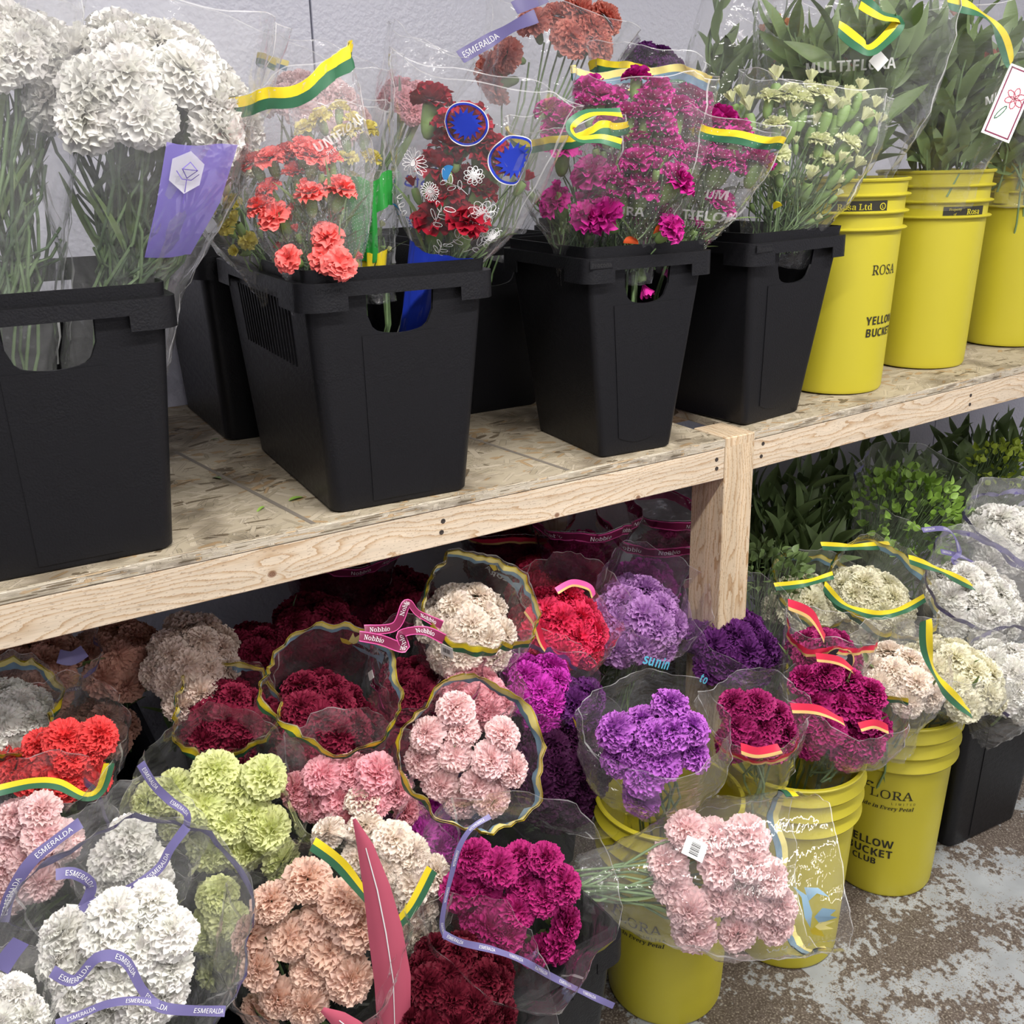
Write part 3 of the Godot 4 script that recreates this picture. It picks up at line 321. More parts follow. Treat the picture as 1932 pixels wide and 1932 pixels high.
# ---------------------------------------------------------------- textures
func wood_image(w: int, h: int, per_m: float, seed_: int, knots: Array, tint: Color, tight := 1.0) -> Image:
	# flat-sawn softwood: u along the board; knots are [x metres, y metres, radius metres]
	var im := Image.create(w, h, false, Image.FORMAT_RGB8)
	var n1 := noise(seed_, 1.0, 2)
	var n2 := noise(seed_ + 9, 1.0, 3)
	for y in h:
		for x in w:
			var mx := x / per_m
			var my := y / per_m
			var f := my * 95.0 * tight + 3.4 * n1.get_noise_2d(mx * 2.2, my * 9.0) + 0.5 * n2.get_noise_2d(mx * 9.0, my * 40.0)
			var dark := 0.0
			for k in knots:
				var dx: float = (mx - k[0]) / (k[2] * 3.2)
				var dy: float = (my - k[1]) / (k[2] * 1.3)
				var d := dx * dx + dy * dy
				f += 1.9 * exp(-d * 0.55) * (1.0 if my > k[1] else -1.0)
				var rr = Vector2((mx - k[0]) * 0.8, my - k[1]).length() / k[2]
				if rr < 1.25:
					dark = maxf(dark, clampf((1.25 - rr) * 2.2, 0.0, 1.0) * (0.75 + 0.25 * sin(rr * 14.0)))
			var ring := f - floorf(f)
			var line := pow(ring, 5.0) * 0.8 if ring > 0.5 else pow(ring, 3.0) * 0.3
			var fine := n2.get_noise_2d(mx * 14.0, my * 900.0)
			var fleck := 1.0 if n2.get_noise_2d(mx * 60.0 + 40.0, my * 420.0) > 0.46 else 0.0
			var col := tint.lerp(Color(tint.r * 0.78, tint.g * 0.66, tint.b * 0.52), clampf(line, 0, 1))
			col = col.lerp(Color(0.4, 0.33, 0.27), 0.35 * fleck)
			col = col.lerp(Color(0.33, 0.17, 0.09), dark * 0.85)
			var g := 1.0 + fine * 0.07 + 0.07 * n1.get_noise_2d(mx * 1.3 + 7.0, my * 30.0)
			im.set_pixel(x, y, Color(clampf(col.r * g, 0, 1), clampf(col.g * g, 0, 1), clampf(col.b * g, 0, 1)))
	return im

func strand_image(n: int, seed_: int, base: Color, along := 0.25) -> Image:
	# oriented strand board: overlapping flakes
	var im := Image.create(n, n, false, Image.FORMAT_RGB8)
	im.fill(base)
	var r := RandomNumberGenerator.new()
	r.seed = seed_
	for k in 2600:
		var cx := r.randf() * n
		var cy := r.randf() * n
		var ln := r.randf_range(18, 70)
		var wd := r.randf_range(4, 16)
		var a := r.randfn(0.0, along) + (PI / 2 if r.randf() < 0.18 else 0.0)
		var v := r.randf_range(-1, 1)
		var col := Color(base.r * (1 + v * 0.10), base.g * (1 + v * 0.105), base.b * (1 + v * 0.13))
		if r.randf() < 0.10:
			col = Color(base.r * 0.97, base.g * 0.88, base.b * 0.76)
		elif r.randf() < 0.08:
			col = Color(base.r * 0.62, base.g * 0.58, base.b * 0.52)
		var ca := cos(a); var sa := sin(a)
		var reach := int(ln / 2 + wd)
		for y in range(-reach, reach + 1):
			for x in range(-reach, reach + 1):
				var p := x * ca + y * sa
				var q := -x * sa + y * ca
				if absf(p) < ln / 2 and absf(q) < wd / 2 * (1.0 - 0.5 * pow(absf(p) * 2 / ln, 4.0)):
					var st := 0.05 * sin(q * 2.3 + k) + 0.04 * sin(q * 5.1 + p * 0.1)
					var edge := 0.72 if absf(q) > wd / 2 - 1.0 else 1.0
					im.set_pixel(posmod(int(cx) + x, n), posmod(int(cy) + y, n), Color(col.r * (1 + st) * edge, col.g * (1 + st) * edge, col.b * (1 + st) * edge))
	# old water stains
	var n1 := noise(seed_ + 40, 4.0 / n, 4)
	for y in n:
		for x in n:
			var k := clampf(n1.get_noise_2d(x, y) * 1.6 - 0.05, 0.0, 1.0)
			if k > 0.0:
				var c := im.get_pixel(x, y)
				im.set_pixel(x, y, c.lerp(Color(c.r * 0.62, c.g * 0.6, c.b * 0.58), k))
	return im

func floor_images(n: int) -> Array:
	# bare brownish concrete under a worn coat of pale grey paint: colour and relief
	var im := Image.create(n, n, false, Image.FORMAT_RGB8)
	var hm := Image.create(n, n, false, Image.FORMAT_RGB8)
	var n1 := noise(3, 2.4 / n, 3)
	var n2 := noise(5, 12.0 / n, 4)
	var n3 := noise(7, 60.0 / n, 3)
	var n4 := noise(11, 250.0 / n, 2)
	for y in n:
		for x in n:
			var a := n1.get_noise_2d(x, y * 1.2) * 0.75 + n2.get_noise_2d(x, y) * 0.42 + n3.get_noise_2d(x, y) * 0.42 - 0.04
			var pits := n4.get_noise_2d(x, y)
			var g := n3.get_noise_2d(x + 300, y) * 0.06 + pits * 0.12
			var bare := Color(0.345 + g, 0.305 + g, 0.275 + g)
			if pits > 0.42:
				bare = Color(0.58, 0.55, 0.5)
			var paint := Color(0.58, 0.595, 0.605) * (1.0 + n2.get_noise_2d(x + 900, y) * 0.1)
			var worn := a - (0.28 if pits > 0.28 else 0.0)
			var k := clampf(worn * 14.0 + 0.5, 0.0, 1.0)
			im.set_pixel(x, y, bare.lerp(paint, k))
			var h := clampf(0.4 + k * 0.4 + pits * 0.15, 0, 1)
			hm.set_pixel(x, y, Color(h, h, h))
	return [im, hm]

func grey_noise(n: int, seed_: int, freq: float, oct: int, lo: float, hi: float) -> ImageTexture:
	var im := Image.create(n, n, false, Image.FORMAT_RGB8)
	var q := noise(seed_, freq, oct)
	for y in n:
		for x in n:
			# blended over the border so that it tiles
			var fx := float(x) / n
			var a := q.get_noise_2d(x, y) * (1 - fx) + q.get_noise_2d(x - n, y) * fx
			var b := q.get_noise_2d(x, y - n) * (1 - fx) + q.get_noise_2d(x - n, y - n) * fx
			var t := lerpf(a, b, float(y) / n)
			var g := clampf(lerpf(lo, hi, t * 0.9 + 0.5), 0, 1)
			im.set_pixel(x, y, Color(g, g, g))
	return tex(im)

func materials() -> void:
	var fine := grey_noise(256, 21, 0.09, 3, 0.0, 1.0)
	var scuff := grey_noise(256, 22, 0.03, 4, 0.72, 1.0)
	M.black = std(srgb(22, 22, 25), 0.5, {"heightmap_enabled": true, "heightmap_texture": fine, "heightmap_scale": 0.03, "uv1_triplanar": true, "uv1_scale": Vector3.ONE * 9.0, "roughness_texture": scuff})
	M.black.metallic_specular = 0.36
	M.yellow = std(srgb(188, 177, 46), 0.48, {"roughness_texture": scuff, "uv1_triplanar": true, "uv1_scale": Vector3.ONE * 3.0})
	M.ink = std(srgb(38, 36, 26), 0.6)
	M.wall = std(srgb(208, 209, 222), 0.35, {"heightmap_enabled": true, "heightmap_texture": grey_noise(512, 31, 0.045, 3, 0.0, 1.0), "heightmap_scale": 0.12, "uv1_triplanar": true, "uv1_world_triplanar": true, "uv1_scale": Vector3.ONE * 2.6})
	M.ceiling = std(srgb(225, 226, 230), 0.8)
	M.steel = std(srgb(120, 118, 112), 0.45, {"metallic": 0.7})
	M.screw = std(srgb(52, 44, 40), 0.6)
	var deck := strand_image(1024, 4, srgb(172, 160, 138), 0.55)
	M.deck = std(Color.WHITE, 0.75, {"albedo_texture": tex(deck), "uv1_scale": Vector3(1.1, 1.1, 1)})
	var edge := strand_image(512, 8, srgb(186, 176, 158), 0.06)
	M.deck_edge = std(Color.WHITE, 0.85, {"albedo_texture": tex(edge), "uv1_scale": Vector3(2.2, 9.0, 1)})
	M.pencil = std(srgb(120, 112, 102), 0.8)
	var fl := floor_images(1024)
	M.floor = std(Color.WHITE, 0.55, {"albedo_texture": tex(fl[0]), "heightmap_enabled": true, "heightmap_texture": tex(fl[1]), "heightmap_scale": 0.06, "uv1_scale": Vector3(1.0 / 1.3, 1.0 / 1.3, 1)})
	# flowers: [petal colour, light let through]
	var f := {
		"white": [252, 252, 247], "cream": [254, 244, 232], "ivory": [250, 248, 224], "lime": [240, 246, 184], "pink": [250, 190, 200],
		"lightpink": [255, 226, 226], "coral": [242, 84, 84], "peach": [246, 216, 198], "crimson": [236, 62, 104], "violet": [204, 154, 216],
		"purple": [194, 112, 210], "darkpurple": [104, 46, 116], "plum": [74, 30, 68], "magenta": [180, 44, 120], "fuchsia": [210, 66, 190],
		"burgundy": [134, 34, 62], "blackred": [98, 20, 38], "dusty": [220, 172, 154], "yellow": [248, 238, 138], "red": [158, 24, 46],
		"salmon": [236, 156, 140], "palegreen": [238, 242, 200], "winepink": [168, 44, 110], "orange": [232, 160, 104], "sprayviolet": [190, 42, 140],
		"coralpink": [250, 128, 122], "blush": [244, 226, 214],
	}
	for k in f:
		var c := srgb(f[k][0], f[k][1], f[k][2])
		M["petal_" + k] = std(c, 0.62, {"vertex_color_use_as_albedo": true, "backlight_enabled": true, "backlight": Color.WHITE * (0.8 if f[k][1] > 140 else 0.45)})
		M["petal_" + k].metallic_specular = 0.3
	M.calyx = std(srgb(122, 150, 86), 0.55)
	M.stem = std(srgb(116, 142, 96), 0.55)
	M.stem_dark = std(srgb(88, 112, 78), 0.55)
	M.leaf = std(srgb(112, 134, 82), 0.5, {"vertex_color_use_as_albedo": true, "backlight_enabled": true, "backlight": Color(0.35, 0.4, 0.25)})
	M.leaf_light = std(srgb(148, 186, 82), 0.5, {"vertex_color_use_as_albedo": true, "backlight_enabled": true, "backlight": Color(0.4, 0.45, 0.2)})
	M.leaf_lime = std(srgb(190, 212, 76), 0.5, {"vertex_color_use_as_albedo": true, "backlight_enabled": true, "backlight": Color(0.4, 0.45, 0.2)})
	# clear film: the wrap of a bouquet, from crisp to milky
	var creases := grey_noise(256, 41, 0.03, 4, 0.0, 1.0)
	for k in {"clear": 0.05, "soft": 0.10, "milky": 0.20, "wine": 0.45}:
		var a: float = {"clear": 0.05, "soft": 0.10, "milky": 0.20, "wine": 0.45}[k]
		var m := std(Color(0.36, 0.09, 0.2, a) if k == "wine" else Color(0.93, 0.93, 0.94, a), 0.07, {"transparency": BaseMaterial3D.TRANSPARENCY_ALPHA, "cull_mode": BaseMaterial3D.CULL_DISABLED, "heightmap_enabled": true, "heightmap_texture": creases, "heightmap_scale": 0.25, "uv1_scale": Vector3(2.0, 2.0, 1)})
		m.metallic_specular = 0.6
		M["film_" + k] = m
	M.film_edge = std(Color(0.95, 0.95, 0.95, 0.4), 0.12, {"transparency": BaseMaterial3D.TRANSPARENCY_ALPHA})
	M.print_yellow = std(srgb(230, 206, 40), 0.4)
	M.print_green = std(srgb(52, 104, 74), 0.4)
	M.print_cream = std(srgb(232, 220, 140), 0.4)
	M.print_blue = std(srgb(120, 150, 170), 0.4)
	M.print_lilac = std(srgb(108, 102, 150), 0.45)
	M.print_lilac_soft = std(Color(0.55, 0.5, 0.82, 0.75), 0.4, {"transparency": BaseMaterial3D.TRANSPARENCY_ALPHA})
	M.print_violet = std(srgb(112, 96, 178), 0.4)
	M.print_white = std(srgb(238, 238, 238), 0.5)
	M.print_faint = std(Color(0.92, 0.92, 0.92, 0.5), 0.5, {"transparency": BaseMaterial3D.TRANSPARENCY_ALPHA})
	M.print_red = std(srgb(206, 40, 70), 0.4)
	M.print_gold = std(srgb(214, 178, 112), 0.4)
	M.print_wine = std(srgb(120, 28, 70), 0.4)
	M.print_pink = std(srgb(186, 84, 106), 0.5)
	M.print_rose = std(srgb(226, 90, 160), 0.4)
	M.print_royal = std(srgb(34, 58, 178), 0.35)
	M.print_sky = std(srgb(60, 146, 214), 0.4)
	M.print_leaf = std(srgb(46, 150, 62), 0.4)
	M.print_black = std(srgb(40, 40, 44), 0.45)
	M.print_orange = std(srgb(232, 96, 48), 0.4)
	M.print_cyan = std(srgb(92, 176, 206), 0.4)
	M.paper = std(srgb(236, 236, 234), 0.7)

# ---------------------------------------------------------------- flowers
func petal(b: B, r: RandomNumberGenerator, phi: float, th: float, rho: float, hw: float, amp: float, nu: int, nv: int, flat: float) -> void:
	var e := Vector3(sin(phi), 0, cos(phi))
	var tang := Vector3(cos(phi), 0, -sin(phi))
	var bend := r.randf_range(0.25, 0.6)
	var f1 := r.randf_range(1.6, 3.2)
	var p1 := r.randf() * TAU
	var f2 := r.randf_range(3.6, 6.0)
	var p2 := r.randf() * TAU
	var tilt := r.randf_range(-0.25, 0.25)
	var g := r.randf_range(0.9, 1.0)
	var col := Color(g, g * r.randf_range(0.97, 1.0), g * r.randf_range(0.97, 1.0))
	var jag := []
	for x in nu + 1:
		jag.append(r.randf_range(-0.06, 0.06))
	var k := b.v.size()
	for y in nv + 1:
		var v := float(y) / nv
		var t := th - bend * (1.0 - v) * (1.0 - v)
		for x in nu + 1:
			var u := 2.0 * x / nu - 1.0
			var rr = rho * (0.32 + 0.68 * v) * (1.0 - 0.12 * u * u * v) + (jag[x] * rho if y == nv else 0.0)
			var nrm := e * cos(t) - Vector3.UP * sin(t)
			var w := hw * (0.3 + 0.7 * pow(v, 0.8))
			var p = (e * sin(t) + Vector3.UP * cos(t)) * rr + tang * u * w
			p += nrm * (v * v * (amp * sin(u * PI * f1 + p1) + 0.45 * amp * sin(u * PI * f2 + p2) + tilt * u * hw))
			p.y *= flat
			b.vert(p, Vector2(u * 0.5 + 0.5, v), col)
	for y in nv:
		for x in nu:
			var a := k + y * (nu + 1) + x
			b.tri(a, a + nu + 2, a + 1); b.tri(a, a + nu + 1, a + nu + 2)

func make_blooms() -> void:
	for s in 5:
		var r := RandomNumberGenerator.new()
		r.seed = 100 + s
		var b := B.new()
		var counts := [10, 11, 12, 11, 10, 8, 5]
		var th := [1.92, 1.62, 1.32, 1.04, 0.77, 0.5, 0.22]
		for k in counts.size():
			for j in counts[k]:
				petal(b, r, TAU * (j + r.randf() * 0.8) / counts[k] + k * 0.7, th[k] + r.randf_range(-0.14, 0.14), r.randf_range(0.9, 1.04), r.randf_range(0.34, 0.48) * (1.0 - 0.05 * k), r.randf_range(0.07, 0.13), 11, 4, 0.8)
		bloom.append(b.make(false))
	for s in 4:
		var r := RandomNumberGenerator.new()
		r.seed = 200 + s
		var b := B.new()
		var counts := [6, 6, 6, 4]
		var th := [1.45, 1.12, 0.75, 0.35]
		for k in counts.size():
			for j in counts[k]:
				petal(b, r, TAU * (j + r.randf() * 0.8) / counts[k] + k * 0.7, th[k] + r.randf_range(-0.15, 0.15), r.randf_range(0.85, 1.05), r.randf_range(0.42, 0.58), r.randf_range(0.1, 0.18), 7, 3, 0.85)
		spray.append(b.make(false))
	# calyx: the green cup under a bloom, a long one for spray flowers, and a bud
	var c := B.new()
	c.lathe([Vector2(0.0, -1.05), Vector2(0.12, -1.0), Vector2(0.2, -0.85), Vector2(0.25, -0.5), Vector2(0.27, -0.15), Vector2(0.34, 0.08), Vector2(0.3, 0.1)], 10)
	mesh_of.calyx = c.make()
	var q := B.new()
	q.lathe([Vector2(0.0, -1.25), Vector2(0.16, -1.2), Vector2(0.28, -1.0), Vector2(0.35, -0.7), Vector2(0.36, -0.3), Vector2(0.36, 0.0), Vector2(0.28, 0.08)], 10)
	mesh_of.cup = q.make()
	var d := B.new()
	d.lathe([Vector2(0.0, -1.0), Vector2(0.22, -0.95), Vector2(0.42, -0.6), Vector2(0.45, -0.25), Vector2(0.41, 0.05), Vector2(0.3, 0.18)], 10)
	mesh_of.bud_cup = d.make()
	var t := B.new()
	for k in 5:
		petal(t, rng, TAU * k / 5.0, 0.48, 1.15, 0.4, 0.06, 6, 4, 1.0)
	for k in 3:
		petal(t, rng, TAU * k / 3.0, 0.2, 1.1, 0.25, 0.08, 6, 4, 1.0)
	mesh_of.bud_tip = t.make(false)
	# a stem of unit length, slightly bowed, with two joints
	var st := B.new()
	var path := []
	for k in 7:
		path.append(Vector3(0.012 * sin(k * 0.9), k / 6.0, 0.01 * sin(k * 1.4)))
	st.tube(path, 1.0, 0.8, 5)
	for k in st.v.size():
		pass
	mesh_of.stem = st
	mesh_of.leaf = leaf_mesh(0.125, 0.25, 10)
	mesh_of.blade = leaf_mesh(0.035, 0.3, 8)
	mesh_of.round_leaf = leaf_mesh(0.34, 0.18, 6)

func leaf_mesh(half: float, droop: float, n: int) -> ArrayMesh:
	# a leaf of unit length along y, folded a little along its rib and bending over
	var b := B.new()
	var k := b.v.size()
	for y in n + 1:
		var v := float(y) / n
		var w := half * pow(sin(PI * pow(v, 0.75)), 0.9) + 0.004
		for x in 3:
			var u := x - 1.0
			var g := 1.0 if x != 1 else 0.86
			b.vert(Vector3(u * w, v * (1.0 - droop * 0.3 * v), -droop * v * v + absf(u) * w * 0.35), Vector2(x * 0.5, v), Color(g, g, g))
	for y in n:
		for x in 2:
			var a := k + y * 3 + x
			b.tri(a, a + 3, a + 4); b.tri(a, a + 4, a + 1)
	return b.make()

var stem_cache := {}
func stem_mesh(rad: float) -> ArrayMesh:
	var key := int(rad * 10000)
	if not stem_cache.has(key):
		var b := B.new()
		var path := []
		for k in 6:
			path.append(Vector3(0.012 * sin(k * 1.1), k / 5.0, 0.012 * cos(k * 1.4)))
		b.tube(path, rad, rad * 0.8, 5)
		stem_cache[key] = b.make()
	return stem_cache[key]

func add_stem(parent: Node3D, a: Vector3, z: Vector3, rad: float, mat: Material) -> void:
	var d := z - a
	var f := frame_to(d, rng.randf() * TAU)
	part(parent, "stem", stem_mesh(rad), mat, Transform3D(Basis(f.x, f.y * d.length(), f.z), a))

func add_bloom(parent: Node3D, at: Vector3, up: Vector3, rad: float, col: String, cup := true) -> Node3D:
	var f := frame_to(up, rng.randf() * TAU)
	var o := part(parent, "carnation_bloom", bloom[rng.randi() % bloom.size()], M["petal_" + col], Transform3D(f.scaled(Vector3.ONE * rad) if false else Basis(f.x * rad, f.y * rad, f.z * rad), at))
	if cup:
		part(o, "calyx", mesh_of.calyx, M.calyx)
	return o

func add_spray(parent: Node3D, at: Vector3, up: Vector3, rad: float, col: String) -> Node3D:
	var f := frame_to(up, rng.randf() * TAU)
	var o := part(parent, "spray_bloom", spray[rng.randi() % spray.size()], M["petal_" + col], Transform3D(Basis(f.x * rad, f.y * rad, f.z * rad), at))
	part(o, "calyx", mesh_of.cup, M.calyx)
	return o

func add_bud(parent: Node3D, at: Vector3, up: Vector3, rad: float, col: String) -> Node3D:
	var f := frame_to(up, rng.randf() * TAU)
	var o := part(parent, "bud", mesh_of.bud_tip, M["petal_" + col], Transform3D(Basis(f.x * rad, f.y * rad * 1.5, f.z * rad), at))
	part(o, "calyx", mesh_of.bud_cup, M.calyx)
	return o

# ---------------------------------------------------------------- sleeves
class Sleeve:
	var o := Vector3.ZERO      # foot of the axis, in the bouquet's own space
	var a := Vector3.UP        # axis
	var u := Vector3.BACK      # side that faces the aisle
	var w := Vector3.RIGHT
	var length := 0.5          # foot to mouth
	var t0 := 0.05             # where the film begins
	var pts := []              # [distance, radius]
	var flat := 1.0            # how far the mouth is pressed flat
	var slant := 0.0           # the same, to one side
	var cut := 0.0             # slant of the mouth, in metres
	var ph := []
	var rough := 1.0
	var crumple: FastNoiseLite
	func radius(t: float) -> float:
		for k in range(1, pts.size()):
			if t <= pts[k][0]:
				var q: float = clampf((t - pts[k - 1][0]) / maxf(1e-4, pts[k][0] - pts[k - 1][0]), 0, 1)
				q = q * q * (3 - 2 * q) * 0.5 + q * 0.5
				return lerpf(pts[k - 1][1], pts[k][1], q)
		return pts[-1][1]
	func mouth(ang: float) -> float:
		return length + cut * cos(ang) + slant * sin(ang) + 0.007 * sin(3 * ang + ph[0]) + 0.003 * sin(7 * ang + ph[1])
	func at(ang: float, v: float, off := 0.0) -> Vector3:
		return along(ang, lerpf(t0, mouth(ang), v), off)
	func along(ang: float, t: float, off := 0.0) -> Vector3:
		var r := radius(t)
		var k: float = t / length
		var wr := 0.045 * sin(3 * ang + ph[0] + 2.0 * k) + 0.03 * sin(5 * ang + ph[1] - 3.0 * k) + 0.02 * sin(9 * ang + ph[2] + 5.0 * k) + 0.012 * sin(16 * ang + ph[3] + 9 * k)
		wr += 0.014 * sin(11.0 * k + 4.0 * ang + ph[2]) * k
		r *= 1.0 + wr * rough
		if crumple:
			r += 0.008 * rough * crumple.get_noise_3d(cos(ang) * 1.6 + ph[0], sin(ang) * 1.6 + ph[1], t * 9.0)
		r += off
		return o + a * t + u * cos(ang) * r * flat + w * sin(ang) * r

var film_noise: FastNoiseLite
func new_sleeve(foot: Vector3, head: Vector3, rad: float, ext: float, mouth_r: float, flat := 1.0, cut := 0.0, waist := 0.03, face := Vector3.ZERO) -> Sleeve:
	var s := Sleeve.new()
	s.o = Vector3.ZERO
	var d := head - foot
	s.a = d.normalized()
	var c := (face if face != Vector3.ZERO else AISLE - head)
	s.u = (c - s.a * c.dot(s.a)).normalized()
	s.w = s.a.cross(s.u)
	s.length = d.length() + ext
	s.t0 = 0.02
	var l := d.length()
	s.pts = [[0.0, waist], [l * 0.35, lerpf(waist, rad, 0.28)], [l * 0.72, rad * 0.78], [l, rad], [l + ext, mouth_r]]
	s.flat = flat
	s.cut = cut
	for k in 4:
		s.ph.append(rng.randf() * TAU)
	if film_noise == null:
		film_noise = noise(77, 1.3, 2)
		film_noise.fractal_type = FastNoiseLite.FRACTAL_RIDGED
	s.crumple = film_noise
	return s

func film(parent: Node3D, s: Sleeve, mat: Material, n := 56, m := 22) -> MeshInstance3D:
	var b := B.new()
	b.grid(n, m, func(x: float, y: float) -> Vector3: return s.at(x * TAU, y))
	var o := part(parent, "sleeve", b.make(), mat)
	band(o, "hem", s, 1.0 - 0.0016 / (s.length - s.t0), 1.0, 0.0, TAU, M.film_edge, 0.0005)
	for q in [1.25, 4.4]:
		var c := B.new()
		c.grid(2, 24, func(x: float, y: float) -> Vector3:
			var t := lerpf(s.t0, s.mouth(q), lerpf(0.3, 1.0, y))
			return s.along(q + (x - 0.5) * 0.003 / maxf(0.02, s.radius(t)), t, 0.0012 - absf(x - 0.5) * 0.002))
		part(o, "seam", c.make(), M.film_edge)
	return o

func band(parent: Node3D, called: String, s: Sleeve, v0: float, v1: float, a0: float, a1: float, mat: Material, off := 0.0012, sway := 0.0) -> MeshInstance3D:
	# a printed strip lying on the film
	var b := B.new()
	var n := maxi(6, int(absf(a1 - a0) * 12))
	b.grid(n, 2, func(x: float, y: float) -> Vector3:
		var ang := lerpf(a0, a1, x)
		return s.at(ang, lerpf(v0, v1, y) + sway * sin(2.0 * ang + s.ph[2]), off))
	return part(parent, called, b.make(), mat)

func shape_on(parent: Node3D, called: String, s: Sleeve, ang: float, t: float, outline: PackedVector2Array, mat: Material, turn := 0.0, off := 0.0016) -> void:
	# a printed flat shape (metres, y along the axis) laid on the film
	var idx := Geometry2D.triangulate_polygon(outline)
	var b := B.new()
	for q in outline:
		var p := q.rotated(turn)
		b.vert(s.along(ang + p.x / maxf(0.02, s.radius(t + p.y)), t + p.y, off))
	for k in range(0, idx.size(), 3):
		b.tri(idx[k], idx[k + 2], idx[k + 1])
	if idx.size():
		part(parent, called, b.make(), mat)

func letters(text: String, font: String, size: float) -> Array:
	# flat text as [points, indices], centred, capitals `size` metres high
	if not fonts.has(font):
		var f := SystemFont.new()
		f.font_names = PackedStringArray([font.trim_suffix(" Bold")])
		if font.ends_with("Bold"):
			f.font_weight = 700
		fonts[font] = f
	var t := TextMesh.new()
	t.font = fonts[font]
	t.text = text
	t.font_size = 32
	t.pixel_size = 0.01
	t.depth = 0.0
	t.curve_step = 2.0
	var arr := t.get_mesh_arrays()
	var p := PackedVector2Array()
	var lo := Vector2(1e9, 1e9)
	var hi := -lo
	for q in arr[Mesh.ARRAY_VERTEX]:
		p.append(Vector2(q.x, q.y))
		lo = lo.min(p[-1]); hi = hi.max(p[-1])
	var k := size / 0.23
	for j in p.size():
		p[j] = (p[j] - (lo + hi) / 2) * k
	var ix: PackedInt32Array = arr[Mesh.ARRAY_INDEX] if arr[Mesh.ARRAY_INDEX] != null else PackedInt32Array(range(p.size()))
	return [p, ix]

func text_on(parent: Node3D, s: Sleeve, text: String, font: String, size: float, ang: float, v: float, mat: Material, turn := 0.0, off := 0.004) -> void:
	var l := letters(text, font, size)
	var t := lerpf(s.t0, s.mouth(ang), v)
	var rad := maxf(0.02, s.radius(t))
	var b := B.new()
	for q in l[0]:
		var p: Vector2 = q.rotated(turn)
		b.vert(s.along(ang + p.x / rad, t + p.y, off))
	for j in range(0, l[1].size(), 3):
		b.tri(l[1][j], l[1][j + 1], l[1][j + 2])
	part(parent, "lettering", b.make(), mat)

func ribbon_text(parent: Node3D, s: Sleeve, text: String, size: float, v: float, angs: Array, mat: Material, off := 0.0022, sway := 0.0) -> void:
	for ang in angs:
		var l := letters(text, "Droid Sans", size)
		var rad := maxf(0.02, s.radius(lerpf(s.t0, s.mouth(ang), v)))
		var b := B.new()
		for q in l[0]:
			var x: float = ang + q.x / rad
			b.vert(s.at(x, v + sway * sin(2.0 * x + s.ph[2]) + q.y / (s.length - s.t0), off))
		for j in range(0, l[1].size(), 3):
			b.tri(l[1][j], l[1][j + 1], l[1][j + 2])
		part(parent, "lettering", b.make(), mat)

func double_band(parent: Node3D, s: Sleeve, v0: float, wide: float, a0 := 0.0, a1 := TAU, tone := "yg", sway := 0.0) -> void:
	# the outside of the film shows the inks, the inside their pale backing
	var dv := wide / (s.length - s.t0)
	var mid := v0 + dv * 0.5
	for q in [[v0, mid, "print_green", 0.0013], [mid, v0 + dv, "print_yellow", 0.0013], [v0, mid, "print_blue", -0.0013], [mid, v0 + dv, "print_cream", -0.0013]]:
		band(parent, "printed_stripe", s, q[0], q[1], a0, a1, M[q[2]], q[3], sway)

func perforations(parent: Node3D, s: Sleeve, v0: float, v1: float, a0: float, a1: float, step: float, size: float) -> void:
	# rows of tiny white dots printed on the film
	var b := B.new()
	var span := s.length - s.t0
	var rows := int((v1 - v0) * span / step)
	for j in rows:
		var v := lerpf(v0, v1, float(j) / rows)
		var n := int((a1 - a0) * s.radius(s.t0 + v * span) / step)
		for k in n:
			var ang := lerpf(a0, a1, (k + 0.5 * (j % 2)) / n)
			var p := s.at(ang, v, 0.001)
			var x := (s.at(ang + 0.02, v, 0.001) - p).normalized() * size
			var y := s.a * size
			b.quad(p - x - y, p - x + y, p + x + y, p + x - y)
	var o := part(parent, "perforations", b.make(false), M.print_faint)
	o.set_meta("kind", "stuff")

func strip(parent: Node3D, called: String, line: Array, half: Array, face: Vector3, mat: Material, off := 0.0) -> void:
	# a curved band of film between two edges, with its own thickness
	var b := B.new()
	var n := line.size() - 1
	var at := func(x: float, y: float) -> Vector3:
		var k := mini(int(y * n), n - 1)
		var q: float = y * n - k
		var p: Vector3 = line[k].lerp(line[k + 1], q)
		var d: Vector3 = (line[mini(k + 1, n)] - line[maxi(k - 1, 0)]).normalized()
		var side := d.cross(face).normalized()
		var h := lerpf(half[k], half[k + 1], q)
		return p + side * (x * 2 - 1) * h + face * (off - (x * 2 - 1) * (x * 2 - 1) * h * 0.35)
	b.grid(6, n * 4, at)
	b.grid(6, n * 4, func(x: float, y: float) -> Vector3: return at.call(x, y) - face * 0.0006, true)
	part(parent, called, b.make(), mat)

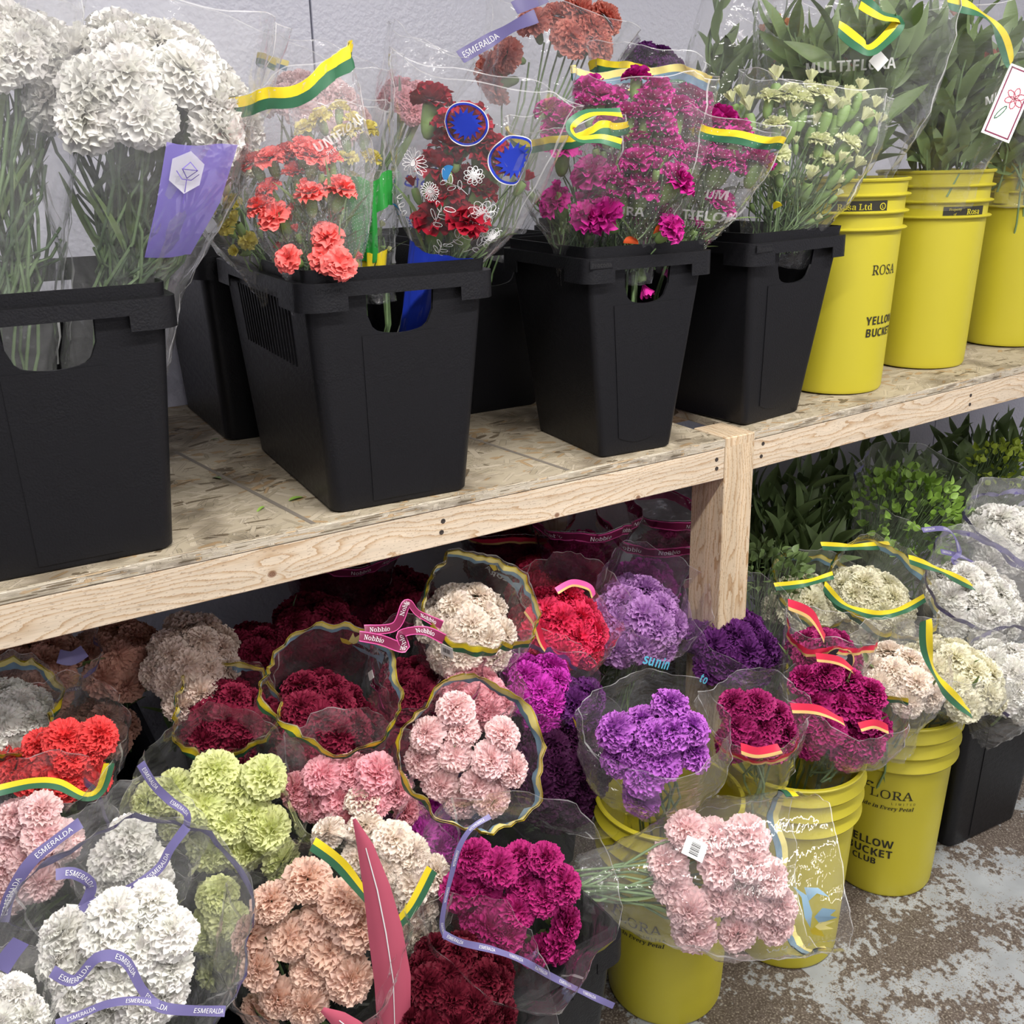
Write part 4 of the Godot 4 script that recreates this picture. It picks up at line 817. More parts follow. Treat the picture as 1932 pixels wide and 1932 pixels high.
# ---------------------------------------------------------------- buckets
class Tub:
	# a tapered square bucket: width and depth at the flange and at the foot
	var wt := 0.3
	var dt := 0.36
	var wb := 0.22
	var db := 0.28
	var h := 0.367
	var r := 0.022
	func half(y: float) -> Vector2:
		var k := clampf(y / h, 0.0, 1.06)
		return Vector2(lerpf(wb, wt, k), lerpf(db, dt, k)) / 2
	func outline(y: float, grow: float) -> PackedVector2Array:
		# (x, z), seen from above, from the front's left end, always 112 points
		var q := half(y) + Vector2.ONE * grow
		var rr := r + maxf(0.0, grow)
		var out := PackedVector2Array()
		var ix := q.x - rr
		var iz := q.y - rr
		for k in 33: out.append(Vector2(lerpf(-ix, ix, k / 32.0), q.y))
		for k in range(1, 6): out.append(Vector2(ix + rr * sin(k * PI / 12), iz + rr * cos(k * PI / 12)))
		for k in 13: out.append(Vector2(q.x, lerpf(iz, -iz, k / 12.0)))
		for k in range(1, 6): out.append(Vector2(ix + rr * cos(k * PI / 12), -iz - rr * sin(k * PI / 12)))
		for k in 33: out.append(Vector2(lerpf(ix, -ix, k / 32.0), -q.y))
		for k in range(1, 6): out.append(Vector2(-ix - rr * sin(k * PI / 12), -iz - rr * cos(k * PI / 12)))
		for k in 13: out.append(Vector2(-q.x, lerpf(-iz, iz, k / 12.0)))
		for k in range(1, 6): out.append(Vector2(-ix - rr * cos(k * PI / 12), iz + rr * sin(k * PI / 12)))
		return out
	func p3(q: Vector2, y: float) -> Vector3:
		return Vector3(q.x, y, q.y)

func tub_body(t: Tub) -> ArrayMesh:
	var b := B.new()
	var collar := t.h + 0.018
	var levels := [0.0, 0.005, 0.09, 0.2, t.h - 0.075, t.h - 0.01, collar]
	var out := []
	var inn := []
	for y in levels:
		out.append(t.outline(y, -0.004 if y == 0.0 else 0.0))
		inn.append(t.outline(y, -0.0035 if y > 0.0 else -0.007))
	var n: int = out[0].size()
	for j in n:
		var j2 := (j + 1) % n
		var hole: bool = j >= 9 and j < 23 or j >= 60 and j < 74
		for k in levels.size() - 1:
			var lo: float = levels[k]
			var hi: float = levels[k + 1]
			var l1 := lo; var l2 := lo; var h1 := hi; var h2 := hi
			if hole and k == 4:
				continue
			if hole and k == 3:
				# lower edge of the hand hole: sagging, with rounded corners
				h1 = hi - _sag(j); h2 = hi - _sag(j2)
			for side in 2:
				var s: Array = out if side == 0 else inn
				var f := func(idx: int, y: float) -> Vector3:
					var q: Vector2 = s[k][idx].lerp(s[k + 1][idx], (y - lo) / (hi - lo))
					return t.p3(q, y)
				var qd := [f.call(j, l1), f.call(j, h1), f.call(j2, h2), f.call(j2, l2)]
				if side == 1: qd.reverse()
				b.quad(qd[0], qd[1], qd[2], qd[3])
			if hole and k == 3:
				var a1: Vector2 = out[k][j].lerp(out[k + 1][j], (h1 - lo) / (hi - lo))
				var a2: Vector2 = out[k][j2].lerp(out[k + 1][j2], (h2 - lo) / (hi - lo))
				var c1: Vector2 = inn[k][j].lerp(inn[k + 1][j], (h1 - lo) / (hi - lo))
				var c2: Vector2 = inn[k][j2].lerp(inn[k + 1][j2], (h2 - lo) / (hi - lo))
				b.quad(t.p3(a1, h1), t.p3(c1, h1), t.p3(c2, h2), t.p3(a2, h2))
		# rim and floor
		b.quad(t.p3(out[-1][j], collar), t.p3(inn[-1][j], collar), t.p3(inn[-1][j2], collar), t.p3(out[-1][j2], collar))
		var k0 := b.v.size()
		b.vert(Vector3(0, 0.0, 0)); b.vert(t.p3(out[0][j], 0)); b.vert(t.p3(out[0][j2], 0))
		b.tri(k0, k0 + 1, k0 + 2)
		k0 = b.v.size()
		b.vert(Vector3(0, 0.006, 0)); b.vert(t.p3(inn[1][j2], 0.006)); b.vert(t.p3(inn[1][j], 0.006))
		b.tri(k0, k0 + 1, k0 + 2)
	return b.make()

func _sag(j: int) -> float:
	var c := (j - 16.0) / 7.0 if j < 40 else (j - 67.0) / 7.0
	c = clampf(absf(c), 0, 1)
	return 0.010 * (1.0 - c * c) - 0.022 * pow(c, 10.0)

func tub_flange(t: Tub) -> ArrayMesh:
	# lip around the body with a skirt; the skirt drops into a tab at each corner
	var b := B.new()
	var y := t.h
	var i0 := t.outline(y, 0.0)
	var o0 := t.outline(y, 0.013)
	var o1 := t.outline(y, 0.0105)
	var n := i0.size()
	for j in n:
		var j2 := (j + 1) % n
		b.quad(t.p3(o0[j], y), t.p3(i0[j], y), t.p3(i0[j2], y), t.p3(o0[j2], y))
		var deep := _tab(j)
		var lo := y - deep
		b.quad(t.p3(o0[j], lo), t.p3(o0[j], y), t.p3(o0[j2], y), t.p3(o0[j2], lo))
		b.quad(t.p3(o1[j2], lo), t.p3(o1[j2], y - 0.003), t.p3(o1[j], y - 0.003), t.p3(o1[j], lo))
		b.quad(t.p3(o1[j], lo), t.p3(o0[j], lo), t.p3(o0[j2], lo), t.p3(o1[j2], lo))
		b.quad(t.p3(i0[j], y - 0.003), t.p3(o1[j], y - 0.003), t.p3(o1[j2], y - 0.003), t.p3(i0[j2], y - 0.003))
		var before := _tab(posmod(j - 1, n))
		if not is_equal_approx(before, deep):
			var l2 := y - before
			b.quad(t.p3(o1[j], lo), t.p3(o1[j], l2), t.p3(o0[j], l2), t.p3(o0[j], lo))
	return b.make()

func _tab(j: int) -> float:
	var d := 0.021
	if j < 5 or j >= 28 and j < 40 or j >= 48 and j < 61 or j >= 83 and j < 96 or j >= 104:
		d = 0.042
	return d

func tub_panel(t: Tub, arch: bool) -> ArrayMesh:
	# the raised field on the front wall
	var b := B.new()
	var y0 := 0.035 if arch else 0.012
	var y1 := t.h - 0.085
	var f0 := 0.60 if arch else 0.52
	var f1 := 0.66 if arch else 0.52
	var pos := func(s: float, v: float, off: float) -> Vector3:
		var fx := (s * 2 - 1)
		var low := y0 - (0.012 * (1 - fx * fx) if arch else 0.0)
		var y := lerpf(low, y1, v)
		var q := t.half(y)
		return Vector3(fx * lerpf(f0, f1, v) * (q.x - t.r), y, q.y + off)
	b.grid(14, 6, func(s: float, v: float) -> Vector3: return pos.call(s, v, 0.0014), true)
	for e in 2:
		b.grid(1, 6, func(s: float, v: float) -> Vector3: return pos.call(float(e), v, 0.0014 - 0.002 * s), e == 1)
		b.grid(14, 1, func(s: float, v: float) -> Vector3: return pos.call(s, float(e), 0.0014 - 0.002 * v), e == 0)
	return b.make()

func tub_ribs(t: Tub) -> ArrayMesh:
	# fine upright grip ribs on the left wall, below the flange
	var b := B.new()
	for k in 18:
		var f := lerpf(-0.66, 0.66, k / 17.0)
		for seg in 1:
			var q := []
			for y in [t.h * 0.62, t.h * 0.9]:
				var hf := t.half(y)
				for e in [-0.0022, 0.0022]:
					q.append(Vector3(-hf.x - 0.0003, y, f * (hf.y - t.r) + e))
			var up := Vector3(-0.0016, 0, 0)
			var m0: Vector3 = (q[0] + q[1]) / 2 + up
			var m1: Vector3 = (q[2] + q[3]) / 2 + up
			b.quad(q[0], q[2], m1, m0); b.quad(m0, m1, q[3], q[1])
	return b.make()

var tub_meshes := {}
func tub(label: String, at: Vector3, turn: float, wt: float, dt: float, wb: float, db: float, h: float, arch: bool, ribs := false, plate := false, group := "black flower buckets") -> Node3D:
	var o := thing("flower_bucket", label, "bucket", at, group)
	o.rotation.y = turn
	var key := str([wt, dt, wb, db, h, arch])
	var t := Tub.new()
	t.wt = wt; t.dt = dt; t.wb = wb; t.db = db; t.h = h
	t.r = 0.012 if arch else 0.02
	if not tub_meshes.has(key):
		tub_meshes[key] = [tub_body(t), tub_flange(t), tub_panel(t, arch)]
	part(o, "body", tub_meshes[key][0], M.black)
	var fl := part(o, "flange", tub_meshes[key][1], M.black)
	part(o, "front_panel", tub_meshes[key][2], M.black)
	if ribs:
		part(o, "grip_ribs", tub_ribs(t), M.black)
	# the maker's name, raised on the skirt of the flange
	var l := letters("Procona", "Droid Sans Bold", 0.0075)
	var b := B.new()
	var q := t.half(h) + Vector2.ONE * 0.013
	var cx := -q.x + (0.045 if not plate else 0.032)
	for p in l[0]:
		b.vert(Vector3(cx + p.x, h - 0.0105 + p.y, q.y + (0.0017 if plate else 0.0007)))
	for j in range(0, l[1].size(), 3):
		b.tri(l[1][j], l[1][j + 1], l[1][j + 2])
	part(fl, "maker_name", b.make(), M.black_letter if plate else M.black)
	if plate:
		var pb := B.new()
		pb.box(Vector3(cx - 0.023, h - 0.017, q.y - 0.001), Vector3(cx + 0.023, h - 0.003, q.y + 0.0014), 0.0006)
		part(fl, "name_plate", pb.make(), M.black)
	return o

func pail_mesh(rb: float, rt: float, h: float, soft: bool) -> ArrayMesh:
	var b := B.new()
	var rr := func(y: float) -> float: return lerpf(rb, rt, y / h)
	var pr := [Vector2(0.0, 0.006), Vector2(rb - 0.012, 0.006), Vector2(rb - 0.008, 0.0), Vector2(rb - 0.003, 0.002), Vector2(rb, 0.009)]
	var steps := [0.105, 0.07, 0.035]
	for k in range(1, 9):
		var y: float = (h - 0.112) * k / 8.0
		pr.append(Vector2(rr.call(y), y))
	for st in steps:
		var y: float = h - st
		var r: float = rr.call(y)
		if soft:
			pr.append_array([Vector2(r + 0.001, y - 0.006), Vector2(r + 0.008, y - 0.003), Vector2(r + 0.011, y + 0.002), Vector2(r + 0.009, y + 0.007), Vector2(r + 0.003, y + 0.020)])
		else:
			pr.append_array([Vector2(r, y - 0.004), Vector2(r + 0.009, y - 0.0025), Vector2(r + 0.0105, y), Vector2(r + 0.009, y + 0.002), Vector2(r + 0.0005, y + 0.004)])
	pr.append_array([Vector2(rt + 0.001, h - 0.008), Vector2(rt + 0.006, h - 0.006), Vector2(rt + 0.007, h - 0.002), Vector2(rt + 0.005, h), Vector2(rt - 0.001, h), Vector2(rt - 0.003, h - 0.004)])
	for k in range(7, -1, -1):
		var y: float = 0.012 + (h - 0.03) * k / 8.0
		pr.append(Vector2(rr.call(y) - 0.0035, y))
	pr.append(Vector2(0.0, 0.012))
	b.lathe(pr, 64)
	return b.make()

func pail(label: String, at: Vector3, turn: float, rb: float, rt: float, h: float, soft: bool, group: String) -> Node3D:
	var o := thing("yellow_pail", label, "pail", at, group)
	o.rotation.y = turn
	var key := str(["pail", rb, rt, h, soft])
	if not tub_meshes.has(key):
		tub_meshes[key] = pail_mesh(rb, rt, h, soft)
	part(o, "body", tub_meshes[key], M.yellow)
	o.set_meta("dims", [rb, rt, h])
	return o

func pail_patch(o: Node3D, called: String, ang: float, y: float, w: float, ht: float, mat: Material, off := 0.0012) -> void:
	var d: Array = o.get_meta("dims")
	var b := B.new()
	b.grid(10, 1, func(s: float, v: float) -> Vector3:
		var yy := y + (v - 0.5) * ht
		var r := lerpf(d[0], d[1], yy / d[2]) + off
		var a := ang + (s - 0.5) * w / r
		return Vector3(sin(a) * r, yy, cos(a) * r), true)
	part(o, called, b.make(), mat)

func pail_text(o: Node3D, text: String, font: String, size: float, ang: float, y: float, mat: Material, off := 0.0012, slant := 0.0, stretch := 1.0) -> void:
	var d: Array = o.get_meta("dims")
	var l := letters(text, font, size)
	var b := B.new()
	for p in l[0]:
		var yy: float = y + p.y
		var r := lerpf(d[0], d[1], yy / d[2]) + off
		var a: float = ang + (p.x * stretch + p.y * slant) / r
		b.vert(Vector3(sin(a) * r, yy, cos(a) * r))
	for j in range(0, l[1].size(), 3):
		b.tri(l[1][j], l[1][j + 1], l[1][j + 2])
	part(o, "lettering", b.make(), mat)

# ---------------------------------------------------------------- bouquets
func bouquet(d: Dictionary) -> Node3D:
	rng.seed = hash(d.l)
	var foot: Vector3 = d.f
	var o := thing(d.get("n", "carnation_bouquet"), d.l, d.get("c", "bouquet"), foot, d.get("g", ""))
	var head: Vector3 = d.h - foot
	var axis := head.normalized()
	var R: float = d.R
	var s := new_sleeve(foot, d.h, R * d.get("sr", 1.12), R * d.get("ext", 0.6), R * d.get("mr", 1.3), d.get("flat", 1.0), R * d.get("cut", 0.0), d.get("waist", 0.03), d.get("face", Vector3.ZERO))
	s.t0 = s.length * d.get("t0", 0.12)
	var root := Vector3.ZERO
	if d.has("neck"):
		# the bucket's mouth holds the stems together
		var tn: float = d.neck[0]
		var nr: float = d.neck[1]
		var l := head.length()
		s.pts = [[0.0, minf(nr, s.pts[0][1])], [tn, nr], [lerpf(tn, l, 0.55), lerpf(nr, s.pts[3][1], 0.72)], s.pts[3], s.pts[4]]
		s.t0 = s.length * d.t0 if d.has("t0") else maxf(0.02, tn - 0.05)
		root = axis * (tn - 0.03)
		for k in 5:
			var w := Vector3(rng.randf_range(-1, 1), 0, rng.randf_range(-1, 1)) * nr * 0.5
			add_stem(o, w * 0.5, root + w, 0.003, M.stem)
	d["root"] = root
	d["spread"] = d.neck[1] * 0.6 if d.has("neck") else 0.02
	s.slant = d.get("slant", 0.0)
	s.rough = d.get("rough", 1.0)
	var kind: String = d.get("k", "carnation")
	if kind == "carnation":
		dome(o, d, s, head, axis)
	elif kind == "spray" or kind == "buds":
		sprays(o, d, s, head, axis)
	elif kind == "foliage":
		foliage(o, d, s, head, axis)
	elif kind == "herb":
		herbs(o, d, s, head, axis)
	if d.get("film", "soft") != "":
		var fm := film(o, s, M["film_" + d.get("film", "soft")], 64 if R > 0.08 else 44, 26 if R > 0.08 else 18)
		for q in d.get("bands", []):
			stripe(fm, s, q)
		for q in d.get("dots", []):
			perforations(fm, s, q[0], q[1], q[2], q[3], q[4], q[5])
		for q in d.get("texts", []):
			text_on(fm, s, q[0], q[1], q[2], q[3], q[4], M[q[5]], q[6] if q.size() > 6 else 0.0)
	d["sleeve"] = s
	d["node"] = o
	made[d.id] = d
	return o

func stripe(o: Node3D, s: Sleeve, q: Array) -> void:
	# [kind, v, width in metres, from angle, to angle, sway]
	var a0: float = q[3] if q.size() > 3 else 0.0
	var a1: float = q[4] if q.size() > 4 else TAU
	var sway: float = q[5] if q.size() > 5 else 0.0
	var dv: float = q[2] / (s.length - s.t0)
	match q[0]:
		"yg", "cb", "by":
			double_band(o, s, q[1], q[2], a0, a1, q[0], sway)
		"lilac":
			var rb := band(o, "printed_ribbon", s, q[1], q[1] + dv, a0, a1, M.print_lilac, 0.0012, sway)
			var angs := []
			var st := 0.11 / maxf(0.04, s.radius(lerpf(s.t0, s.length, q[1])))
			var t := a0 + st * 0.6
			while t < a1 - st * 0.4:
				angs.append(t); t += st
			ribbon_text(rb, s, "ESMERALDA", q[2] * 0.5, q[1] + dv * 0.5, angs, M.print_white, 0.0022, sway)
		"wine":
			var rb := band(o, "printed_ribbon", s, q[1], q[1] + dv, a0, a1, M.print_wine, 0.0012, sway)
			band(rb, "ribbon_edge", s, q[1] + dv * 0.9, q[1] + dv * 1.02, a0, a1, M.print_rose, 0.0016, sway)
			band(rb, "ribbon_edge", s, q[1] - dv * 0.02, q[1] + dv * 0.1, a0, a1, M.print_rose, 0.0016, sway)
			var angs := []
			var st := 0.075 / maxf(0.04, s.radius(lerpf(s.t0, s.length, q[1])))
			var t := a0 + st * 0.6
			while t < a1 - st * 0.4:
				angs.append(t); t += st
			ribbon_text(rb, s, "Nobbio", q[2] * 0.42, q[1] + dv * 0.5, angs, M.print_white, 0.0022, sway)
		"lilacpanel", "royalpanel", "greenpanel", "yellowpanel", "goldpanel":
			var mat: String = {"lilacpanel": "print_lilac_soft", "royalpanel": "print_royal", "greenpanel": "print_leaf", "yellowpanel": "print_yellow", "goldpanel": "print_gold"}[q[0]]
			band(o, "printed_panel", s, q[1], q[1] + dv, a0, a1, M[mat], 0.0015, sway)
		"redgold":
			band(o, "printed_stripe", s, q[1] + dv * 0.35, q[1] + dv, a0, a1, M.print_red, 0.0012, sway)
			band(o, "printed_stripe", s, q[1], q[1] + dv * 0.35, a0, a1, M.print_gold, 0.0013, sway)

func dome(o: Node3D, d: Dictionary, s: Sleeve, head: Vector3, axis: Vector3) -> void:
	var R: float = d.R
	var rf: float = d.rf
	var at := []
	var core := head - axis * R * 0.55
	if d.has("pts"):
		for p in d.pts:
			var q: Vector3 = p - d.f
			at.append([q, ((q - core).normalized() + (AISLE - d.h).normalized() * d.get("nf", 0.0)).normalized()])
	else:
		var n: int = d.get("N", int(2.1 * (R / rf) * (R / rf)) + 1)
		var top := cos(d.get("cap", 1.45))
		for k in n:
			var cb := 1.0 - (k + 0.5) / n * (1.0 - top)
			var sb := sqrt(1.0 - cb * cb)
			var az := k * 2.39996 + rng.randf_range(-0.2, 0.2)
			var dir: Vector3 = s.u * cos(az) * sb * d.get("asp", 1.0) + s.w * sin(az) * sb + axis * cb * 0.9
			var p: Vector3 = head - axis * R * 0.6 + dir * (R - rf * 0.55) + Vector3(rng.randf_range(-1, 1), rng.randf_range(-1, 1), rng.randf_range(-1, 1)) * rf * 0.12
			at.append([p, (dir + axis * 0.25).normalized()])
	for q in at:
		var r := rf * rng.randf_range(0.93, 1.08)
		add_bloom(o, q[0], q[1], r, d.col)
		var low: Vector3 = d.root + Vector3(rng.randf_range(-1, 1), 0, rng.randf_range(-1, 1)) * d.spread
		add_stem(o, low, q[0] - q[1] * r * 0.9, 0.0026, M.stem)
	for k in d.get("stems", 0):
		var t := rng.randf_range(0.6, 0.95) * head.length()
		var az := rng.randf() * TAU
		var rr := s.radius(t) * sqrt(rng.randf()) * 0.9
		add_stem(o, d.root + Vector3(rng.randf_range(-1, 1), 0, rng.randf_range(-1, 1)) * d.spread, axis * t + s.u * cos(az) * rr + s.w * sin(az) * rr, 0.0028, M.stem if k % 2 else M.stem_dark)
	for k in d.get("leaves", 6):
		var q: Array = at[rng.randi() % at.size()]
		var p: Vector3 = (q[0] as Vector3).lerp(d.root, rng.randf_range(0.25, 0.85))
		var f := frame_to((axis + Vector3(rng.randf_range(-1, 1), rng.randf_range(-0.5, 0.5), rng.randf_range(-1, 1)) * 0.5), rng.randf() * TAU)
		part(o, "leaf", mesh_of.blade, M.leaf, Transform3D(f.scaled(Vector3.ONE * rng.randf_range(0.09, 0.15)), p))

func sprays(o: Node3D, d: Dictionary, s: Sleeve, head: Vector3, axis: Vector3) -> void:
	var rf: float = d.rf
	var core = head - axis * d.R * 1.6
	var at := []
	for p in d.get("pts", []):
		at.append(p - d.f)
	for k in d.get("more", 0):
		var t := lerpf(0.45, 1.0, sqrt(rng.randf())) * head.length()
		var az := rng.randf() * TAU
		var rr := s.radius(t) * sqrt(rng.randf()) * 0.85
		at.append(axis * t + s.u * cos(az) * rr * s.flat + s.w * sin(az) * rr)
	for k in at.size():
		var q: Vector3 = at[k]
		var up = ((q - core).normalized() + axis * 0.5 + Vector3(rng.randf_range(-0.3, 0.3), 0, rng.randf_range(-0.3, 0.3))).normalized()
		var low: bool = q.dot(axis) < head.length() * 0.72
		var r := rf * rng.randf_range(0.85, 1.15)
		if d.get("k") == "buds":
			if rng.randf() < 0.72:
				add_bud(o, q, up, r * 0.8, d.col)
			else:
				add_spray(o, q, up, r, d.col)
		elif low and rng.randf() < 0.35:
			add_bud(o, q, up, r * 0.7, d.col)
		else:
			add_spray(o, q, up, r * (0.66 if low else 1.0), d.col)
		var foot: Vector3 = d.root + Vector3(rng.randf_range(-1, 1), 0, rng.randf_range(-1, 1)) * d.spread
		add_stem(o, foot, q - up * r * 1.4, 0.0017, M.stem)
	for k in d.get("stems", 14):
		var t := rng.randf_range(0.7, 0.98) * head.length()
		var az := rng.randf() * TAU
		var rr := s.radius(t) * sqrt(rng.randf()) * 0.9
		var q := axis * t + s.u * cos(az) * rr * s.flat + s.w * sin(az) * rr
		var foot: Vector3 = d.root + Vector3(rng.randf_range(-1, 1), 0, rng.randf_range(-1, 1)) * d.spread
		add_stem(o, foot, q, 0.0016, M.stem if k % 2 else M.stem_dark)
		var dir := (q - foot).normalized()
		if k % 2 == 0:
			add_bud(o, q, dir, rf * 0.42, d.col)
		var m := foot.lerp(q, rng.randf_range(0.5, 0.85))
		var f := frame_to(dir + Vector3(rng.randf_range(-0.5, 0.5), 0, rng.randf_range(-0.5, 0.5)), rng.randf() * TAU)
		part(o, "leaf", mesh_of.blade, M.leaf, Transform3D(f.scaled(Vector3.ONE * rng.randf_range(0.05, 0.09)), m))

func foliage(o: Node3D, d: Dictionary, s: Sleeve, head: Vector3, axis: Vector3) -> void:
	var ns: int = d.get("ns", 9)
	var top = head.length() + d.R * d.get("ext", 0.6) * 0.5
	for k in ns:
		var az := k * 2.39996
		var rr: float = s.radius(head.length()) * sqrt((k + 0.5) / ns) * 0.85
		var tip = axis * (top * rng.randf_range(0.88, 1.02)) + s.u * cos(az) * rr * s.flat + s.w * sin(az) * rr
		var foot: Vector3 = d.root + Vector3(rng.randf_range(-1, 1), 0, rng.randf_range(-1, 1)) * d.spread
		add_stem(o, foot, tip, 0.003, M.stem)
		var dir = (tip - foot).normalized()
		var nl: int = d.get("nl", 9)
		for j in nl:
			var p := foot.lerp(tip, lerpf(0.15 if d.has("neck") else 0.4, 1.0, (j + rng.randf() * 0.6) / nl))
			var out = dir.rotated(axis.cross(Vector3(cos(j * 2.4 + k), 0.01, sin(j * 2.4 + k))).normalized(), rng.randf_range(0.3, 0.85))
			var f := frame_to(out, rng.randf() * TAU)
			var l = rng.randf_range(0.07, 0.115) * d.get("ls", 1.0)
			part(o, "leaf", mesh_of.leaf, M[d.get("lm", "leaf")], Transform3D(f.scaled(Vector3.ONE * l), p))
		if d.has("col") and k % 3 == 0:
			for j in 3:
				add_bud(o, tip + Vector3(rng.randf_range(-1, 1), rng.randf_range(-0.5, 0.5), rng.randf_range(-1, 1)) * 0.02, (dir + Vector3(rng.randf_range(-0.5, 0.5), 0, rng.randf_range(-0.5, 0.5))).normalized(), 0.014, d.col)

func herbs(o: Node3D, d: Dictionary, s: Sleeve, head: Vector3, axis: Vector3) -> void:
	# a cushion of small round leaves on thin stems
	var n: int = d.get("N", 120)
	for k in n:
		var cb := 1.0 - (k + 0.5) / n * 1.15
		var sb := sqrt(maxf(0.0, 1.0 - cb * cb))
		var az := k * 2.39996 + rng.randf() * 0.4
		var p: Vector3 = head - axis * d.R * 0.4 + (s.u * cos(az) * sb * d.get("asp", 1.0) + s.w * sin(az) * sb + axis * cb * 0.8) * d.R * rng.randf_range(0.75, 1.05)
		var f := frame_to((p - head + axis * d.R * 0.8).normalized() + Vector3(rng.randf_range(-1, 1), rng.randf_range(-1, 1), rng.randf_range(-1, 1)) * 0.7, rng.randf() * TAU)
		var l = rng.randf_range(0.02, 0.036) * d.get("ls", 1.0)
		part(o, "leaf", mesh_of[d.get("lf", "round_leaf")], M[d.get("lm", "leaf_light")], Transform3D(f.scaled(Vector3.ONE * l), p))
		if k % 4 == 0:
			add_stem(o, d.root + Vector3(rng.randf_range(-1, 1), 0, rng.randf_range(-1, 1)) * 0.02, p, 0.0012, M.stem)

# ---------------------------------------------------------------- the scene
func _ready() -> void:
	rng.seed = 7
	# camera
	var cam := Camera3D.new()
	cam.name = "camera"
	cam.projection = Camera3D.PROJECTION_FRUSTUM
	cam.near = 0.05
	cam.far = 50.0
	cam.size = 0.05 * 1.022827
	cam.frustum_offset = Vector2(0, 0.05 * -0.053307)
	add_child(cam)
	cam.transform = Transform3D(Basis(Vector3(0.852858, -0.020845, 0.521727), Vector3(0.168032, 0.957006, -0.236442), Vector3(-0.494367, 0.289318, 0.819693)), AISLE)
	cam.current = true
	# surroundings: a closed room, so the air outside only shows if a wall is missing
	var env := Environment.new()
	env.background_mode = Environment.BG_COLOR
	env.background_color = Color(0.02, 0.02, 0.022)
	env.tonemap_mode = Environment.TONE_MAPPER_LINEAR
	env.tonemap_exposure = 1.0
	env.sdfgi_enabled = true
	env.ssao_enabled = true
	env.ssil_enabled = true
	var we := WorldEnvironment.new()
	we.name = "surroundings"
	we.environment = env
	add_child(we)
	materials()
	M.black_letter = std(srgb(24, 24, 26), 0.7)
	M.joist = timber(23, [], srgb(206, 182, 150), 1.2)
	# lights: three rows of ceiling battens that run along the shelf
	ceiling_light("long white ceiling batten above the aisle in front of the shelf", Vector3(0.9, 1.6, 1.05), 3.2, 8.6)
	ceiling_light("long white ceiling batten over the far side of the aisle", Vector3(1.2, 1.6, 2.5), 3.2, 4.4)
	ceiling_light("long white ceiling batten further along the aisle", Vector3(4.6, 1.6, 1.3), 2.4, 4.4)
	room()
	shelves()
	make_blooms()
	buckets()
	for d in SPECS:
		bouquet(d)
	details()

func ceiling_light(label: String, at: Vector3, length: float, energy: float) -> void:
	var o := thing("ceiling_light", label, "light", at, "ceiling battens")
	var b := B.new()
	b.box(Vector3(-length / 2, -0.03, -0.07), Vector3(length / 2, 0.05, 0.07), 0.006)
	part(o, "housing", b.make(false), M.ceiling)
	var g := B.new()
	g.box(Vector3(-length / 2 + 0.02, -0.05, -0.05), Vector3(length / 2 - 0.02, -0.031, 0.05), 0.006)
	part(o, "diffuser", g.make(false), std(Color.WHITE, 0.5, {"emission_enabled": true, "emission": Color(1, 0.985, 0.96), "emission_energy_multiplier": 3.0}))
	var l := AreaLight3D.new()
	l.name = "glow"
	l.area_size = Vector2(length - 0.04, 0.1)
	l.light_energy = energy
	l.light_color = Color(1.0, 0.985, 0.965)
	l.shadow_enabled = true
	l.set("area_range", 12.0)
	l.rotation_degrees.x = -90
	l.position.y = -0.056
	o.add_child(l)

func room() -> void:
	var b := B.new()
	b.box(Vector3(-2.3, FLOOR_Y - 0.1, WALL_Z - 0.1), Vector3(6.5, FLOOR_Y, 3.4))
	struct("floor", b.make(false), M.floor)
	b = B.new()
	b.box(Vector3(-2.3, 1.66, WALL_Z - 0.1), Vector3(6.5, 1.76, 3.4))
	struct("ceiling", b.make(false), M.ceiling)
	var back := Node3D.new()
	back.name = "wall_back"
	back.set_meta("kind", "structure")
	add_child(back)
	for e in [[-2.3, 0.898], [0.902, 3.3], [3.304, 6.5]]:
		b = B.new()
		b.box(Vector3(e[0], FLOOR_Y, WALL_Z - 0.06), Vector3(e[1], 1.66, WALL_Z), 0.0015)
		part(back, "panel", b.make(false), M.wall)
	b = B.new()
	b.box(Vector3(-2.3, FLOOR_Y, WALL_Z - 0.1), Vector3(6.5, 1.66, WALL_Z - 0.061))
	part(back, "backing", b.make(false), M.wall)
	b = B.new()
	b.box(Vector3(-2.4, FLOOR_Y, WALL_Z - 0.1), Vector3(-2.3, 1.66, 3.4))
	struct("wall_left", b.make(false), M.wall)
	b = B.new()
	b.box(Vector3(6.5, FLOOR_Y, WALL_Z - 0.1), Vector3(6.6, 1.66, 3.4))
	struct("wall_right", b.make(false), M.wall)
	b = B.new()
	b.box(Vector3(-2.4, FLOOR_Y - 0.1, 3.4), Vector3(6.6, 1.76, 3.5))
	struct("wall_front", b.make(false), M.wall)

func timber(seed_: int, knots: Array, tint: Color, length: float, upright := false) -> StandardMaterial3D:
	var per := 900.0 if length < 1.3 else 1100.0
	var w := int(minf(2048, length * per))
	var h := int(0.1 * per)
	var im := wood_image(w, h, per, seed_, knots, tint, 1.0)
	if upright:
		im.rotate_90(CLOCKWISE)
	var m := std(Color.WHITE, 0.68, {"albedo_texture": tex(im)})
	m.uv1_scale = Vector3(per / h, per / w, 1) if upright else Vector3(per / w, per / h, 1)
	return m

func screw(parent: Node3D, at: Vector3) -> void:
	var b := B.new()
	b.lathe([Vector2(0.0042, -0.002), Vector2(0.0042, 0.0006), Vector2(0.0036, 0.001), Vector2(0.0012, 0.0004), Vector2(0.0, 0.0004)], 10)
	part(parent, "screw", b.make(), M.screw, Transform3D(Basis(Vector3.RIGHT, PI / 2), at))

